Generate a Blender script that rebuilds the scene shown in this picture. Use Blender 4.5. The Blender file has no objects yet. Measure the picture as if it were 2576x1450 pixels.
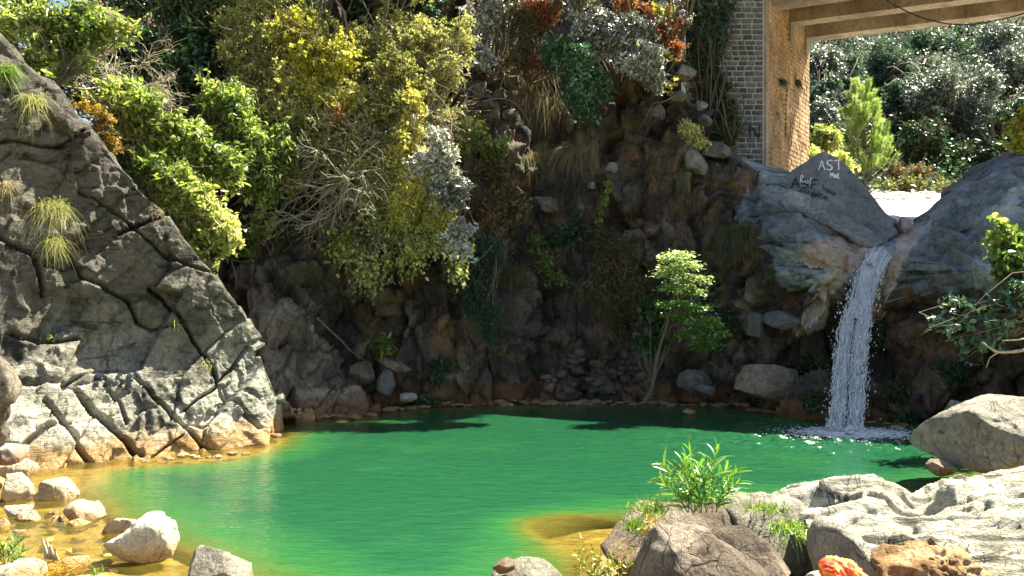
import bpy, math, random
import numpy as np
from mathutils import Vector, Matrix
from mathutils.bvhtree import BVHTree

# ------------------------------------------------------------------ camera, sky, sun, exposure
scene = bpy.context.scene
COL = scene.collection
F = 2143.0; CX = 1288.0; CY = 725.0; CAMH = 3.0      # survey of the photograph, 2576 x 1450 units
cam_d = bpy.data.cameras.new('camera'); cam = bpy.data.objects.new('camera', cam_d); COL.objects.link(cam)
cam.location = (0, 0, CAMH); cam.rotation_euler = (math.radians(90), 0, 0)
cam_d.sensor_width = 36.0; cam_d.lens = 36.0 * F / 2576.0
cam_d.clip_start = 0.1; cam_d.clip_end = 600
scene.camera = cam

SUN_DIR = Vector((0.83, 0.557, 0.0)).normalized()
SUN_EL = math.radians(55)
sunv = Vector((SUN_DIR.x * math.cos(SUN_EL), SUN_DIR.y * math.cos(SUN_EL), math.sin(SUN_EL)))
world = bpy.data.worlds.new('World'); scene.world = world; world.use_nodes = True
wn = world.node_tree; wn.nodes.clear()
sky = wn.nodes.new('ShaderNodeTexSky'); sky.sky_type = 'NISHITA'; sky.sun_disc = False
sky.sun_elevation = SUN_EL; sky.sun_rotation = math.atan2(sunv.x, sunv.y)
sky.air_density = 1.0; sky.dust_density = 1.5; sky.ozone_density = 1.0
bg = wn.nodes.new('ShaderNodeBackground'); bg.inputs['Strength'].default_value = 0.05
wo = wn.nodes.new('ShaderNodeOutputWorld')
wn.links.new(sky.outputs[0], bg.inputs[0]); wn.links.new(bg.outputs[0], wo.inputs[0])
sl = bpy.data.lights.new('sun', 'SUN'); sl.energy = 5.0; sl.angle = math.radians(0.5); sl.color = (1.0, 0.93, 0.76)
so = bpy.data.objects.new('sun', sl); COL.objects.link(so)
so.rotation_euler = (-sunv).to_track_quat('-Z', 'Y').to_euler(); so.location = (20, 20, 40)
scene.view_settings.view_transform = 'Standard'; scene.view_settings.look = 'None'
scene.view_settings.exposure = 2.3; scene.view_settings.gamma = 1.0
scene.view_settings.use_curve_mapping = False

# ------------------------------------------------------------------ helpers
rng = np.random.default_rng(7)
def P(px, py, d):
    return np.array([(px - CX) / F * d, d, CAMH - (py - CY) / F * d])
def Wl(py, z=0.0):                       # distance of a point of height z seen at row py
    return (CAMH - z) * F / (py - CY)
_perm = rng.permutation(256); _perm = np.concatenate([_perm, _perm, _perm])
_g = rng.normal(size=(256, 3)); _g /= np.linalg.norm(_g, axis=1)[:, None]
_r4 = rng.random((256, 4))
def _h(ix, iy, iz):
    return _perm[_perm[_perm[ix & 255] + (iy & 255)] + (iz & 255)]
def pn(p):
    i = np.floor(p).astype(np.int64); f = p - i
    u = f * f * f * (f * (f * 6 - 15) + 10)
    out = 0
    for dx in (0, 1):
        wx = u[:, 0] if dx else 1 - u[:, 0]
        for dy in (0, 1):
            wy = u[:, 1] if dy else 1 - u[:, 1]
            for dz in (0, 1):
                wz = u[:, 2] if dz else 1 - u[:, 2]
                g = _g[_h(i[:, 0] + dx, i[:, 1] + dy, i[:, 2] + dz)]
                dot = g[:, 0] * (f[:, 0] - dx) + g[:, 1] * (f[:, 1] - dy) + g[:, 2] * (f[:, 2] - dz)
                out = out + dot * wx * wy * wz
    return out
def fbm(p, o=4, gain=0.5, ridge=False):
    a = 1.0; s = 0; q = np.array(p, dtype=float)
    for k in range(o):
        v = pn(q)
        s = s + a * ((0.35 - np.abs(v) * 1.6) if ridge else v)
        q = q * 2.03 + 11.7; a *= gain
    return s
def worley(p):
    i = np.floor(p).astype(np.int64); f = p - i
    n = len(p); F1 = np.full(n, 9.0); F2 = np.full(n, 9.0); rid = np.zeros(n, np.int64); off = np.zeros((n, 3))
    for dx in (-1, 0, 1):
        for dy in (-1, 0, 1):
            for dz in (-1, 0, 1):
                h = _h(i[:, 0] + dx, i[:, 1] + dy, i[:, 2] + dz)
                c = np.array([dx, dy, dz]) + 0.1 + 0.8 * _r4[h, :3]
                v = f - c; d = np.sqrt((v * v).sum(1))
                near = d < F1
                F2 = np.where(near, F1, np.minimum(F2, d))
                rid = np.where(near, h, rid); off[near] = v[near]; F1 = np.where(near, d, F1)
    return F1, F2, _r4[(rid * 7 + 13) & 255], off
def rot(ax, ay, az):
    return np.array((Matrix.Rotation(az, 3, 'Z') @ Matrix.Rotation(ay, 3, 'Y') @ Matrix.Rotation(ax, 3, 'X')))
def blocks(Pt, R, size, amp, cw=0.09, cd=0.1, warp=0.25, tilt=1.3):
    """rock broken into facetted blocks with recessed joints"""
    q = (Pt @ R) / np.array(size)
    w = np.stack([pn(q * 1.3 + 5), pn(q * 1.3 + 31), pn(q * 1.3 + 77)], 1)
    q = q + w * warp * 2
    F1, F2, r, off = worley(q)
    h = (r[:, 0] - 0.5) * amp + (off * (r[:, 1:4] - 0.5)).sum(1) * amp * tilt
    return h - cd * np.clip(.45 + 1.5 * pn(q * .45 + 3.3), .05, 1.3) * np.exp(-((F2 - F1) / cw) ** 2)
def seglist_dist(X, Y, poly):
    d = np.full(X.shape, 1e9)
    for (ax, ay), (bx, by) in zip(poly[:-1], poly[1:]):
        vx, vy = bx - ax, by - ay; L = vx * vx + vy * vy + 1e-9
        t = np.clip(((X - ax) * vx + (Y - ay) * vy) / L, 0, 1)
        d = np.minimum(d, np.hypot(X - ax - t * vx, Y - ay - t * vy))
    return d
def inside(X, Y, poly):
    c = np.zeros(X.shape, bool); n = len(poly)
    for k in range(n):
        x1, y1 = poly[k]; x2, y2 = poly[(k + 1) % n]
        cond = ((y1 > Y) != (y2 > Y))
        xi = (x2 - x1) * (Y - y1) / (y2 - y1 + 1e-12) + x1
        c ^= cond & (X < xi)
    return c

WL = {}
def worldloc(o):
    return WL.get(o.name, np.zeros(3)) if o is not None else np.zeros(3)
def mesh_data(name, V, Fs, mat=None, smooth=True, tint=None):
    me = bpy.data.meshes.new(name); V = np.asarray(V, dtype=np.float32)
    me.vertices.add(len(V)); me.vertices.foreach_set('co', V.ravel())
    if not isinstance(Fs, list): Fs = [Fs]
    Fs = [np.asarray(f, dtype=np.int32) for f in Fs if len(f)]
    loops = np.concatenate([f.ravel() for f in Fs])
    tot = np.concatenate([np.full(len(f), f.shape[1], np.int32) for f in Fs])
    start = np.concatenate([[0], np.cumsum(tot)[:-1]]).astype(np.int32)
    me.loops.add(len(loops)); me.loops.foreach_set('vertex_index', loops)
    me.polygons.add(len(tot)); me.polygons.foreach_set('loop_start', start)
    me.update(calc_edges=True); me.validate()
    me.polygons.foreach_set('use_smooth', np.full(len(me.polygons), smooth))
    if tint is not None:
        a = me.attributes.new('tint', 'FLOAT', 'POINT'); a.data.foreach_set('value', np.asarray(tint, dtype=np.float32))
    if mat: me.materials.append(mat)
    return me
def mk(name, V, Fs, mat, parent=None, smooth=True, tint=None, origin=None):
    V = np.asarray(V, dtype=float)
    wl = worldloc(parent) if parent is not None else (np.asarray(origin, float) if origin is not None else np.zeros(3))
    o = bpy.data.objects.new(name, mesh_data(name, V - wl, Fs, mat, smooth, tint)); COL.objects.link(o)
    if parent is not None: o.parent = parent
    else: o.location = wl
    WL[o.name] = wl
    return o
def tag(o, label=None, cat=None, group=None, kind=None):
    if label: o['label'] = label
    if cat: o['category'] = cat
    if group: o['group'] = group
    if kind: o['kind'] = kind
    return o
def thing(name, label, cat, loc, group=None):
    o = bpy.data.objects.new(name, None); COL.objects.link(o); o.location = tuple(float(v) for v in loc)
    o.empty_display_size = 0.2
    WL[o.name] = np.array(loc, float); tag(o, label, cat, group); return o
def grid_faces(nu, nv, wrap=False):
    a = np.arange(nu * nv).reshape(nu, nv)
    if wrap: a = np.concatenate([a, a[:1]], 0)
    return np.stack([a[:-1, :-1], a[1:, :-1], a[1:, 1:], a[:-1, 1:]], -1).reshape(-1, 4)
def grid_normals(G):
    du = np.gradient(G, axis=0); dv = np.gradient(G, axis=1)
    n = np.cross(du, dv); l = np.linalg.norm(n, axis=2, keepdims=True); return n / np.maximum(l, 1e-9)
def smooth1(A, it=1):
    for _ in range(it):
        B = A.copy(); B[1:-1] = (A[:-2] + 2 * A[1:-1] + A[2:]) / 4; A = B
    return A
def sheet(cols, nu, nv, flip=False, sm=6):
    """cols: list of (px, [(py, dist) ...], [(dx,dy,dz) ...]) -> grid of world points"""
    C = []
    for px, pts, back in cols:
        w = [P(p[2] if len(p) > 2 else px, p[0], p[1]) for p in pts]
        for b in back: w.append(w[-1] + np.array(b))
        C.append(w)
    C = np.array(C)                                   # cols, k, 3
    xs = np.array([c[0] for c in cols], float)
    key = np.concatenate([[0], np.cumsum(np.linalg.norm(np.diff(C[:, len(cols[0][1]) // 2], axis=0), axis=1))])
    u = np.linspace(0, key[-1], nu)
    A = np.stack([np.stack([np.interp(u, key, C[:, k, c]) for c in range(3)], -1) for k in range(C.shape[1])], 1)
    A = smooth1(A, sm)
    L = np.concatenate([[0], np.cumsum(np.linalg.norm(np.diff(A.mean(0), axis=0), axis=1))])
    v = np.linspace(0, L[-1], nv)
    G = np.stack([np.stack([np.interp(v, L, A[i, :, c]) for c in range(3)], -1) for i in range(nu)], 0)
    G = np.swapaxes(smooth1(np.swapaxes(G, 0, 1), 4), 0, 1)
    return G
def proj(V):
    return CX + V[..., 0] / V[..., 1] * F, CY - (V[..., 2] - CAMH) / V[..., 1] * F

# ------------------------------------------------------------------ node helpers and materials
def nd(nt, typ, ins=None, **props):
    x = nt.nodes.new(typ)
    for k, v in props.items(): setattr(x, k, v)
    for k, v in (ins or {}).items():
        s = x.inputs[k]
        if isinstance(v, bpy.types.NodeSocket): nt.links.new(v, s)
        else: s.default_value = v
    return x
def c4(c): return (c[0], c[1], c[2], 1.0)
def col(nt, v): return v if isinstance(v, bpy.types.NodeSocket) else c4(v)
def mixc(nt, f, a, b, blend='MIX'):
    return nd(nt, 'ShaderNodeMix', {0: f, 6: col(nt, a), 7: col(nt, b)}, data_type='RGBA', blend_type=blend, clamp_factor=True).outputs[2]
def math_(nt, op, a, b=0.0, clamp=False):
    return nd(nt, 'ShaderNodeMath', {0: a, 1: b}, operation=op, use_clamp=clamp).outputs[0]
def ramp(nt, f, stops):
    r = nd(nt, 'ShaderNodeValToRGB', {0: f}); e = r.color_ramp.elements
    while len(e) < len(stops): e.new(0.5)
    for k, (p, c) in enumerate(stops):
        e[k].position = p; e[k].color = c4(c) if isinstance(c, (tuple, list)) else (c, c, c, 1)
    return r.outputs[0]
def noise(nt, vec, scale, detail=5, rough=0.55, dist=0.0):
    return nd(nt, 'ShaderNodeTexNoise', {'Vector': vec, 'Scale': scale, 'Detail': detail, 'Roughness': rough, 'Distortion': dist}).outputs[0]
def new_mat(name):
    m = bpy.data.materials.new(name); m.use_nodes = True; m.node_tree.nodes.clear(); return m, m.node_tree
def finish(nt, shader):
    o = nt.nodes.new('ShaderNodeOutputMaterial'); nt.links.new(shader, o.inputs[0])
def pos(nt): return nd(nt, 'ShaderNodeNewGeometry').outputs['Position']
def mapping(nt, v, sc=(1, 1, 1), ro=(0, 0, 0)):
    return nd(nt, 'ShaderNodeMapping', {'Vector': v, 'Scale': sc, 'Rotation': ro}).outputs[0]

def rock_mat(name, c1, c2, c3, sc=0.6, high=None, bands=None, crack=(1.6, 5.0), streak=None, sthr=(0.5, 0.65), moss=None, mthr=(0.56, 0.68), wl=None, wlz=0.35, bump=0.5,
             strata=None, rough=0.9, dark=0.35, spots=0.0, tan=None):
    m, nt = new_mat(name); p = pos(nt)
    base = ramp(nt, noise(nt, p, sc, 6, 0.6, 0.6), [(0.32, c1), (0.5, c2), (0.68, c3)])
    if tan is not None:
        tm = ramp(nt, noise(nt, p, sc * 0.55 + 0.13, 5, 0.6, 1.0), [(0.5, 0.0), (0.62, 1.0)])
        base = mixc(nt, tm, base, tan)
    fine = noise(nt, p, 9.0, 8, 0.7)
    base = mixc(nt, 1.0, base, ramp(nt, fine, [(0.3, 0.55), (0.5, 1.0), (0.75, 1.25)]), 'MULTIPLY')
    if streak is not None:
        s = ramp(nt, noise(nt, mapping(nt, p, (1.6, 1.6, 0.16)), 1.3, 6, 0.6, 0.4), [(sthr[0], 0.0), (sthr[1], 0.85)])
        base = mixc(nt, s, base, streak)
    if moss is not None:
        mm = ramp(nt, noise(nt, p, 0.9, 7, 0.65, 0.5), [(mthr[0], 0.0), (mthr[1], 0.9)])
        base = mixc(nt, mm, base, moss)
    if high is not None:                       # darker with height, above a noisy boundary
        hz = nd(nt, 'ShaderNodeSeparateXYZ', {0: p}).outputs[2]
        hm = nd(nt, 'ShaderNodeMapRange', {0: math_(nt, 'ADD', hz, math_(nt, 'MULTIPLY', noise(nt, p, .8, 6, .65), 5.0)), 1: high[1], 2: high[2], 3: 0.0, 4: .85}).outputs[0]
        base = mixc(nt, hm, base, mixc(nt, fine, (high[0][0] * .5, high[0][1] * .5, high[0][2] * .5), (high[0][0] * 1.6, high[0][1] * 1.6, high[0][2] * 1.6)))
    pit = ramp(nt, noise(nt, p, 5.5, 9, 0.75), [(0.33, dark), (0.44, 1.0)])
    base = mixc(nt, 1.0, base, pit, 'MULTIPLY')
    if spots:
        vo = nd(nt, 'ShaderNodeTexVoronoi', {'Vector': p, 'Scale': 3.2})
        sm = ramp(nt, math_(nt, 'ADD', vo.outputs['Distance'], math_(nt, 'MULTIPLY', noise(nt, p, 14, 3), 0.12)), [(0.09, 1.0), (0.14, 0.0)])
        base = mixc(nt, math_(nt, 'MULTIPLY', sm, spots), base, (0.55, 0.5, 0.42))
    if bands is not None:                      # bedding seams along the strata, with crevice shade put into their colour
        bq = noise(nt, mapping(nt, p, bands[0], bands[1]), 1.0, 8, .72, .6)
        base = mixc(nt, 1.0, base, ramp(nt, bq, [(.39, bands[2]), (.475, 1.0), (.62, 1.15)]), 'MULTIPLY')
    if wl is not None:
        sx = nd(nt, 'ShaderNodeSeparateXYZ', {0: p}).outputs[2]
        zz = math_(nt, 'ADD', sx, math_(nt, 'MULTIPLY', noise(nt, p, 2.2, 5), -0.5))
        f = nd(nt, 'ShaderNodeMapRange', {0: zz, 1: wlz - 0.36, 2: wlz - 0.06, 3: 0.9, 4: 0.0}).outputs[0]
        base = mixc(nt, f, base, wl)
    h = math_(nt, 'ADD', math_(nt, 'MULTIPLY', noise(nt, p, 3.0, 8, 0.7), 0.7), math_(nt, 'MULTIPLY', noise(nt, p, 17.0, 8, 0.75), 0.22))
    if strata is not None:
        q = mapping(nt, p, strata[0], strata[1])
        h = math_(nt, 'ADD', h, math_(nt, 'MULTIPLY', noise(nt, q, 1.0, 7, 0.7, 0.8), 0.9))
    grit = noise(nt, p, 46.0, 4, .7)
    base = mixc(nt, 1.0, base, ramp(nt, grit, [(.3, .62), (.5, 1.0), (.7, 1.3)]), 'MULTIPLY')
    h = math_(nt, 'ADD', h, math_(nt, 'MULTIPLY', grit, .06))
    wp_ = nd(nt, 'ShaderNodeVectorMath', {0: p, 1: nd(nt, 'ShaderNodeVectorMath', {0: nd(nt, 'ShaderNodeTexNoise', {'Vector': p, 'Scale': 2.0, 'Detail': 4.0}).outputs[1], 1: (.35, .35, .35)}, operation='MULTIPLY').outputs[0]}, operation='ADD').outputs[0]
    for cs, cw_, kp in ((crack[0], .016, .35), (crack[1], .022, .6)) if crack else ():      # fracture lines, open here and closed there
        ed_ = nd(nt, 'ShaderNodeTexVoronoi', {'Vector': mapping(nt, wp_, (2.2, .9, .6), (.5, .7, .4)), 'Scale': cs}, feature='DISTANCE_TO_EDGE').outputs['Distance']
        op_ = ramp(nt, noise(nt, p, cs * .7, 3), [(.5, 0.0), (.6, 1.0)])
        ln_ = math_(nt, 'MULTIPLY', ramp(nt, ed_, [(0.0, 1.0), (cw_, 0.0)]), op_)
        base = mixc(nt, math_(nt, 'MULTIPLY', ln_, 1.0 - kp), base, (.02, .018, .015))
        h = math_(nt, 'SUBTRACT', h, math_(nt, 'MULTIPLY', ln_, .18))
    b = nd(nt, 'ShaderNodeBump', {'Strength': bump, 'Distance': 0.22, 'Height': h})
    bs = nd(nt, 'ShaderNodeBsdfPrincipled', {'Base Color': base, 'Roughness': rough, 'Specular IOR Level': 0.25, 'Normal': b.outputs[0]})
    finish(nt, bs.outputs[0]); return m

def leaf_mat(name, c1, c2, c3, rough=0.45, spec=0.4, trans=0.35, coat=0.0):
    m, nt = new_mat(name)
    a = nd(nt, 'ShaderNodeAttribute', attribute_name='tint').outputs['Fac']
    c = ramp(nt, a, [(0.0, c1), (0.5, c2), (1.0, c3)])
    n = noise(nt, pos(nt), 0.9, 3)
    c = mixc(nt, 1.0, c, ramp(nt, n, [(0.3, 0.7), (0.7, 1.25)]), 'MULTIPLY')
    bs = nd(nt, 'ShaderNodeBsdfPrincipled', {'Base Color': c, 'Roughness': rough, 'Specular IOR Level': spec, 'Coat Weight': coat, 'Coat Roughness': 0.4, 'Coat IOR': 1.8})
    t = nd(nt, 'ShaderNodeBsdfTranslucent', {0: mixc(nt, 1.0, c, (1.2, 1.2, 0.75), 'MULTIPLY')})
    mx = nd(nt, 'ShaderNodeMixShader', {0: trans, 1: bs.outputs[0], 2: t.outputs[0]})
    finish(nt, mx.outputs[0]); return m
def plain_mat(name, c, rough=0.8, var=0.3, sc=6.0, bump=0.2, spec=0.3):
    m, nt = new_mat(name); p = pos(nt)
    n = noise(nt, p, sc, 6, 0.65)
    cc = mixc(nt, 1.0, c4(c)[:3], ramp(nt, n, [(0.25, 1 - var), (0.75, 1 + var)]), 'MULTIPLY')
    b = nd(nt, 'ShaderNodeBump', {'Strength': bump, 'Distance': 0.05, 'Height': noise(nt, p, sc * 3, 6, 0.7)})
    bs = nd(nt, 'ShaderNodeBsdfPrincipled', {'Base Color': cc, 'Roughness': rough, 'Specular IOR Level': spec, 'Normal': b.outputs[0]})
    finish(nt, bs.outputs[0]); return m

M = {}
M['slab'] = rock_mat('slab limestone', (0.2, 0.19, 0.15), (0.4, 0.39, 0.31), (0.56, 0.54, 0.44), 0.7, high=((0.07, 0.062, 0.05), 2.6, 5.2), bands=((1.0, 1.0, 3.2), (.3, .7, .5), .3), streak=(0.11, 0.1, 0.085), sthr=(0.56, 0.72),
                     wl=(0.36, 0.22, 0.085), wlz=0.3, bump=0.8, strata=((1.2, 1.2, 5.0), (0.3, 0.6, 0.4)), dark=0.3)
M['cliff'] = rock_mat('cliff rock', (0.04, 0.037, 0.035), (0.125, 0.1, 0.075), (0.29, 0.245, 0.185), 0.6, bands=((1.3, 1.3, 1.0), (.5, .4, .3), .4), streak=(0.05, 0.052, 0.05), sthr=(0.5, 0.63),
                      moss=(0.05, 0.068, 0.02), wl=(0.2, 0.11, 0.05), wlz=0.4, bump=1.0, dark=0.25, spots=0.3, tan=(0.2, 0.12, 0.06))
M['grey'] = rock_mat('grey water-worn rock', (0.09, 0.105, 0.115), (0.18, 0.205, 0.215), (0.36, 0.385, 0.38), 0.6, bands=((.6, .6, 2.8), (.12, .42, .3), .25), streak=(0.1, 0.11, 0.115), sthr=(0.55, 0.68),
                     moss=(0.1, 0.1, 0.03), mthr=(0.62, 0.72), bump=0.5, strata=((0.9, 0.9, 4.5), (0.1, 0.25, 0.2)), wl=(0.2, 0.11, 0.05), wlz=0.5)
M['graffiti_rock'] = rock_mat('dark smooth rock', (0.09, 0.095, 0.1), (0.15, 0.16, 0.16), (0.25, 0.25, 0.23), 0.6, bump=0.4, dark=0.6, crack=(.7, 2.5))
M['shelf'] = rock_mat('pale shelf limestone', (0.28, 0.265, 0.2), (0.42, 0.4, 0.31), (0.55, 0.53, 0.43), 0.8, streak=None, bands=((.7, 4.2, 4.5), (0.1, 0.0, .12), .22),
                      bump=0.9, strata=((0.9, 4.2, 5.0), (0.15, 0.0, 0.12)), dark=0.35, crack=(1.0, 2.6))
M['pile'] = rock_mat('weathered pile rock', (0.11, 0.1, 0.085), (0.19, 0.175, 0.145), (0.3, 0.28, 0.24), 1.0, bump=0.7, dark=0.35, streak=(0.07, 0.065, 0.06), sthr=(0.52, 0.66))
M['pale'] = rock_mat('pale boulder', (0.27, 0.25, 0.19), (0.4, 0.38, 0.3), (0.52, 0.5, 0.41), 1.4, bump=0.8, dark=0.4, wl=(0.36, 0.22, 0.085), wlz=0.1)
M['boulder'] = rock_mat('grey brown boulder', (0.15, 0.135, 0.1), (0.26, 0.24, 0.19), (0.4, 0.38, 0.31), 1.1, bump=0.9, dark=0.4, moss=(0.16, 0.14, 0.06), mthr=(0.6, 0.75))
M['brownrock'] = rock_mat('brown rock', (0.08, 0.062, 0.045), (0.17, 0.135, 0.1), (0.34, 0.29, 0.22), 1.1, bump=0.9, dark=0.4, wl=(0.24, 0.13, 0.06), wlz=0.35)
M['scree'] = rock_mat('scree stone', (0.06, 0.055, 0.045), (0.11, 0.095, 0.075), (0.17, 0.145, 0.115), 1.5, bump=0.4, dark=0.6, moss=(0.06, 0.07, 0.02), mthr=(0.6, 0.72))
M['shore'] = rock_mat('ochre shore stone', (0.16, 0.1, 0.055), (0.25, 0.16, 0.09), (0.36, 0.26, 0.16), 1.8, bump=0.4, dark=0.6)
M['pink'] = rock_mat('pinkish worn rock', (0.24, 0.18, 0.14), (0.34, 0.27, 0.22), (0.4, 0.36, 0.32), 0.9, bump=0.2, dark=0.7, streak=(0.2, 0.1, 0.05), sthr=(0.52, 0.64), crack=None)
M['earth'] = rock_mat('red clay clod', (0.2, 0.11, 0.045), (0.33, 0.2, 0.09), (0.48, 0.36, 0.2), 2.2, bump=0.9, dark=0.35, crack=None)
M['gravel'] = rock_mat('pale river gravel', (0.5, 0.46, 0.37), (0.66, 0.63, 0.54), (0.76, 0.73, 0.65), 1.5, bump=0.6, dark=0.6, crack=None)
M['hill'] = rock_mat('hillside earth', (0.012, 0.022, 0.01), (0.022, 0.032, 0.014), (0.04, 0.045, 0.02), 0.4, bump=0.6, crack=None)
M['ground'] = rock_mat('river bed sand', (0.14, 0.1, 0.04), (0.25, 0.185, 0.08), (0.4, 0.32, 0.17), 1.8, bump=0.6, dark=0.45, crack=None)
M['dgrey'] = rock_mat('dark damp boulder', (0.08, 0.08, 0.08), (0.14, 0.135, 0.125), (0.2, 0.19, 0.17), 1.0, bump=0.6, dark=0.4)
M['tan'] = rock_mat('tan fractured boulder', (0.1, 0.085, 0.065), (0.2, 0.165, 0.12), (0.3, 0.25, 0.19), 0.9, bump=0.6, dark=0.4, strata=((0.8, 0.8, 5.0), (0.1, 0.45, 0.2)), wl=(0.2, 0.11, 0.05), wlz=0.3)
M['concrete'] = rock_mat('weathered concrete', (0.2, 0.16, 0.12), (0.29, 0.24, 0.19), (0.36, 0.31, 0.25), 0.8, streak=(0.14, 0.11, 0.085), sthr=(0.52, 0.68), bump=0.12, dark=0.85, crack=None)
M['mortar'] = plain_mat('mortar', (0.4, 0.38, 0.34), 0.9, 0.25, 5)
M['mortar_brown'] = plain_mat('brown mortar', (0.36, 0.25, 0.15), 0.9, 0.3, 5)
def block_mat(name, a, b, c):
    m, nt = new_mat(name); p = pos(nt)
    r = nd(nt, 'ShaderNodeObjectInfo').outputs['Random']
    cc = ramp(nt, r, [(0.0, a), (0.5, b), (1.0, c)])
    cc = mixc(nt, 1.0, cc, ramp(nt, noise(nt, p, 9, 6, 0.7), [(0.3, 0.6), (0.7, 1.3)]), 'MULTIPLY')
    bm_ = nd(nt, 'ShaderNodeBump', {'Strength': 0.5, 'Distance': 0.05, 'Height': noise(nt, p, 18, 6, 0.7)})
    finish(nt, nd(nt, 'ShaderNodeBsdfPrincipled', {'Base Color': cc, 'Roughness': 0.9, 'Normal': bm_.outputs[0]}).outputs[0]); return m
M['stone'] = block_mat('cut grey stone', (0.06, 0.075, 0.08), (0.11, 0.125, 0.125), (0.17, 0.185, 0.18))
M['brown_stone'] = rock_mat('brown cut stone', (0.22, 0.14, 0.075), (0.36, 0.24, 0.13), (0.52, 0.38, 0.23), 1.2, bump=0.6, dark=0.4, crack=None)
M['bark'] = plain_mat('grey bark', (0.16, 0.14, 0.11), 0.9, 0.4, 8, 0.4)
M['twig'] = plain_mat('pale dry twig', (0.4, 0.35, 0.26), 0.85, 0.3, 8)
M['dtwig'] = plain_mat('brown twig', (0.12, 0.095, 0.065), 0.85, 0.3, 8)
M['gtwig'] = plain_mat('green stem', (0.2, 0.22, 0.08), 0.7, 0.3, 8)
M['white_paint'] = plain_mat('white spray paint', (0.75, 0.75, 0.73), 0.7, 0.15, 12)
M['black_paint'] = plain_mat('dark spray paint', (0.02, 0.025, 0.035), 0.7, 0.3, 12)
M['navy_paint'] = plain_mat('faded blue black spray paint', (0.012, 0.016, 0.022), 0.85, 0.3, 12, 0.0, 0.1)
M['cable'] = plain_mat('black cable', (0.02, 0.02, 0.02), 0.5, 0.1, 5)
M['paper'] = plain_mat('white paper', (0.8, 0.8, 0.78), 0.7, 0.1, 5)
L_ = leaf_mat
M['lf_green'] = L_('fresh green leaves', (0.05, 0.11, 0.02), (0.18, 0.27, 0.055), (0.52, 0.56, 0.2), 0.4, 0.5, .42)
M['lf_lime'] = L_('lime green leaves', (0.15, 0.22, 0.04), (0.38, 0.44, 0.12), (0.7, 0.7, 0.34), 0.42, 0.5, 0.42)
M['lf_dark'] = L_('dark green leaves', (0.015, 0.045, 0.02), (0.03, 0.075, 0.03), (0.07, 0.13, 0.04), 0.42, 0.5, 0.25)
M['lf_teal'] = L_('blue green leaves', (0.012, 0.045, 0.035), (0.025, 0.075, 0.05), (0.05, 0.11, 0.07), 0.5, 0.4, 0.25)
M['lf_olive'] = L_('olive leaves', (0.17, 0.18, 0.06), (0.34, 0.35, 0.12), (0.56, 0.55, 0.24), 0.55, 0.3, .45)
M['lf_yolive'] = L_('yellow olive leaves', (0.3, 0.3, 0.04), (0.48, 0.47, 0.07), (0.66, 0.63, 0.14), 0.55, 0.3, 0.42)
M['lf_yellow'] = L_('yellow autumn leaves', (0.28, 0.29, 0.05), (0.44, 0.43, 0.09), (0.6, 0.56, 0.16), 0.5, 0.4, 0.42)
M['lf_red'] = L_('rust red leaves', (0.2, 0.06, 0.03), (0.34, 0.11, 0.045), (0.46, 0.25, 0.09), 0.5, 0.4, 0.4)
M['lf_brown'] = L_('dull brown green leaves', (0.09, 0.08, 0.03), (0.15, 0.12, 0.05), (0.2, 0.12, 0.05), 0.6, 0.3)
M['lf_gloss'] = L_('glossy leathery leaves', (0.05, 0.09, 0.06), (0.11, 0.16, 0.12), (0.3, 0.34, 0.28), 0.55, 0.7, 0.2, .35)
M['lf_glint'] = L_('glossy leaves with painted glints', (0.08, 0.12, 0.09), (0.34, 0.37, 0.31), (0.66, 0.65, 0.6), 0.4, 0.8, 0.25, .5)  # white sun glints are put into the leaf colour
M['lf_hill'] = L_('far blue green leaves', (0.03, 0.075, 0.055), (0.07, 0.13, 0.095), (0.14, 0.21, 0.14), 0.5, 0.5, 0.3)
M['lf_ggreen'] = L_('glossy blue green leaves', (0.025, 0.08, 0.045), (0.05, 0.14, 0.07), (0.09, 0.19, 0.1), 0.38, 0.8, 0.2)
M['lf_pine'] = L_('pine needles', (0.14, 0.26, 0.05), (0.3, 0.42, 0.11), (0.5, 0.58, 0.26), 0.45, 0.5, 0.35)
M['lf_orange'] = L_('orange dry leaves', (0.3, 0.16, 0.02), (0.42, 0.26, 0.03), (0.5, 0.36, 0.05), 0.5, 0.4)
M['lf_pink'] = L_('pale pink young leaves', (0.5, 0.35, 0.1), (0.55, 0.45, 0.12), (0.6, 0.25, 0.2), 0.5, 0.4)
M['grass_dry'] = L_('dry hanging grass', (0.22, 0.19, 0.09), (0.32, 0.27, 0.14), (0.42, 0.36, 0.2), 0.7, 0.2, 0.3)
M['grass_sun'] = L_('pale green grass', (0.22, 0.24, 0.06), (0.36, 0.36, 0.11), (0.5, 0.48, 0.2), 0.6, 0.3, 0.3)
M['grass_green'] = L_('green grass', (0.08, 0.16, 0.02), (0.16, 0.28, 0.03), (0.3, 0.4, 0.06), 0.5, 0.4, 0.35)
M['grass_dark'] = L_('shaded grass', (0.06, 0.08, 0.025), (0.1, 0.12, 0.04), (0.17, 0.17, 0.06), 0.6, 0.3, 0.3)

# ------------------------------------------------------------------ terrain: cliff, slab, river bed, hillside, pool
TERR = []                                 # (V, F) used to find where things stand
def terr(V, Fq): TERR.append((V, Fq))
def structure(name, G, mat, back=True):
    nu, nv = G.shape[:2]; V = G.reshape(-1, 3); Fq = grid_faces(nu, nv)
    o = mk(name, V, Fq, M[mat] if isinstance(mat, str) else mat); o['kind'] = 'structure'; terr(V, Fq); return o

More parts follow.
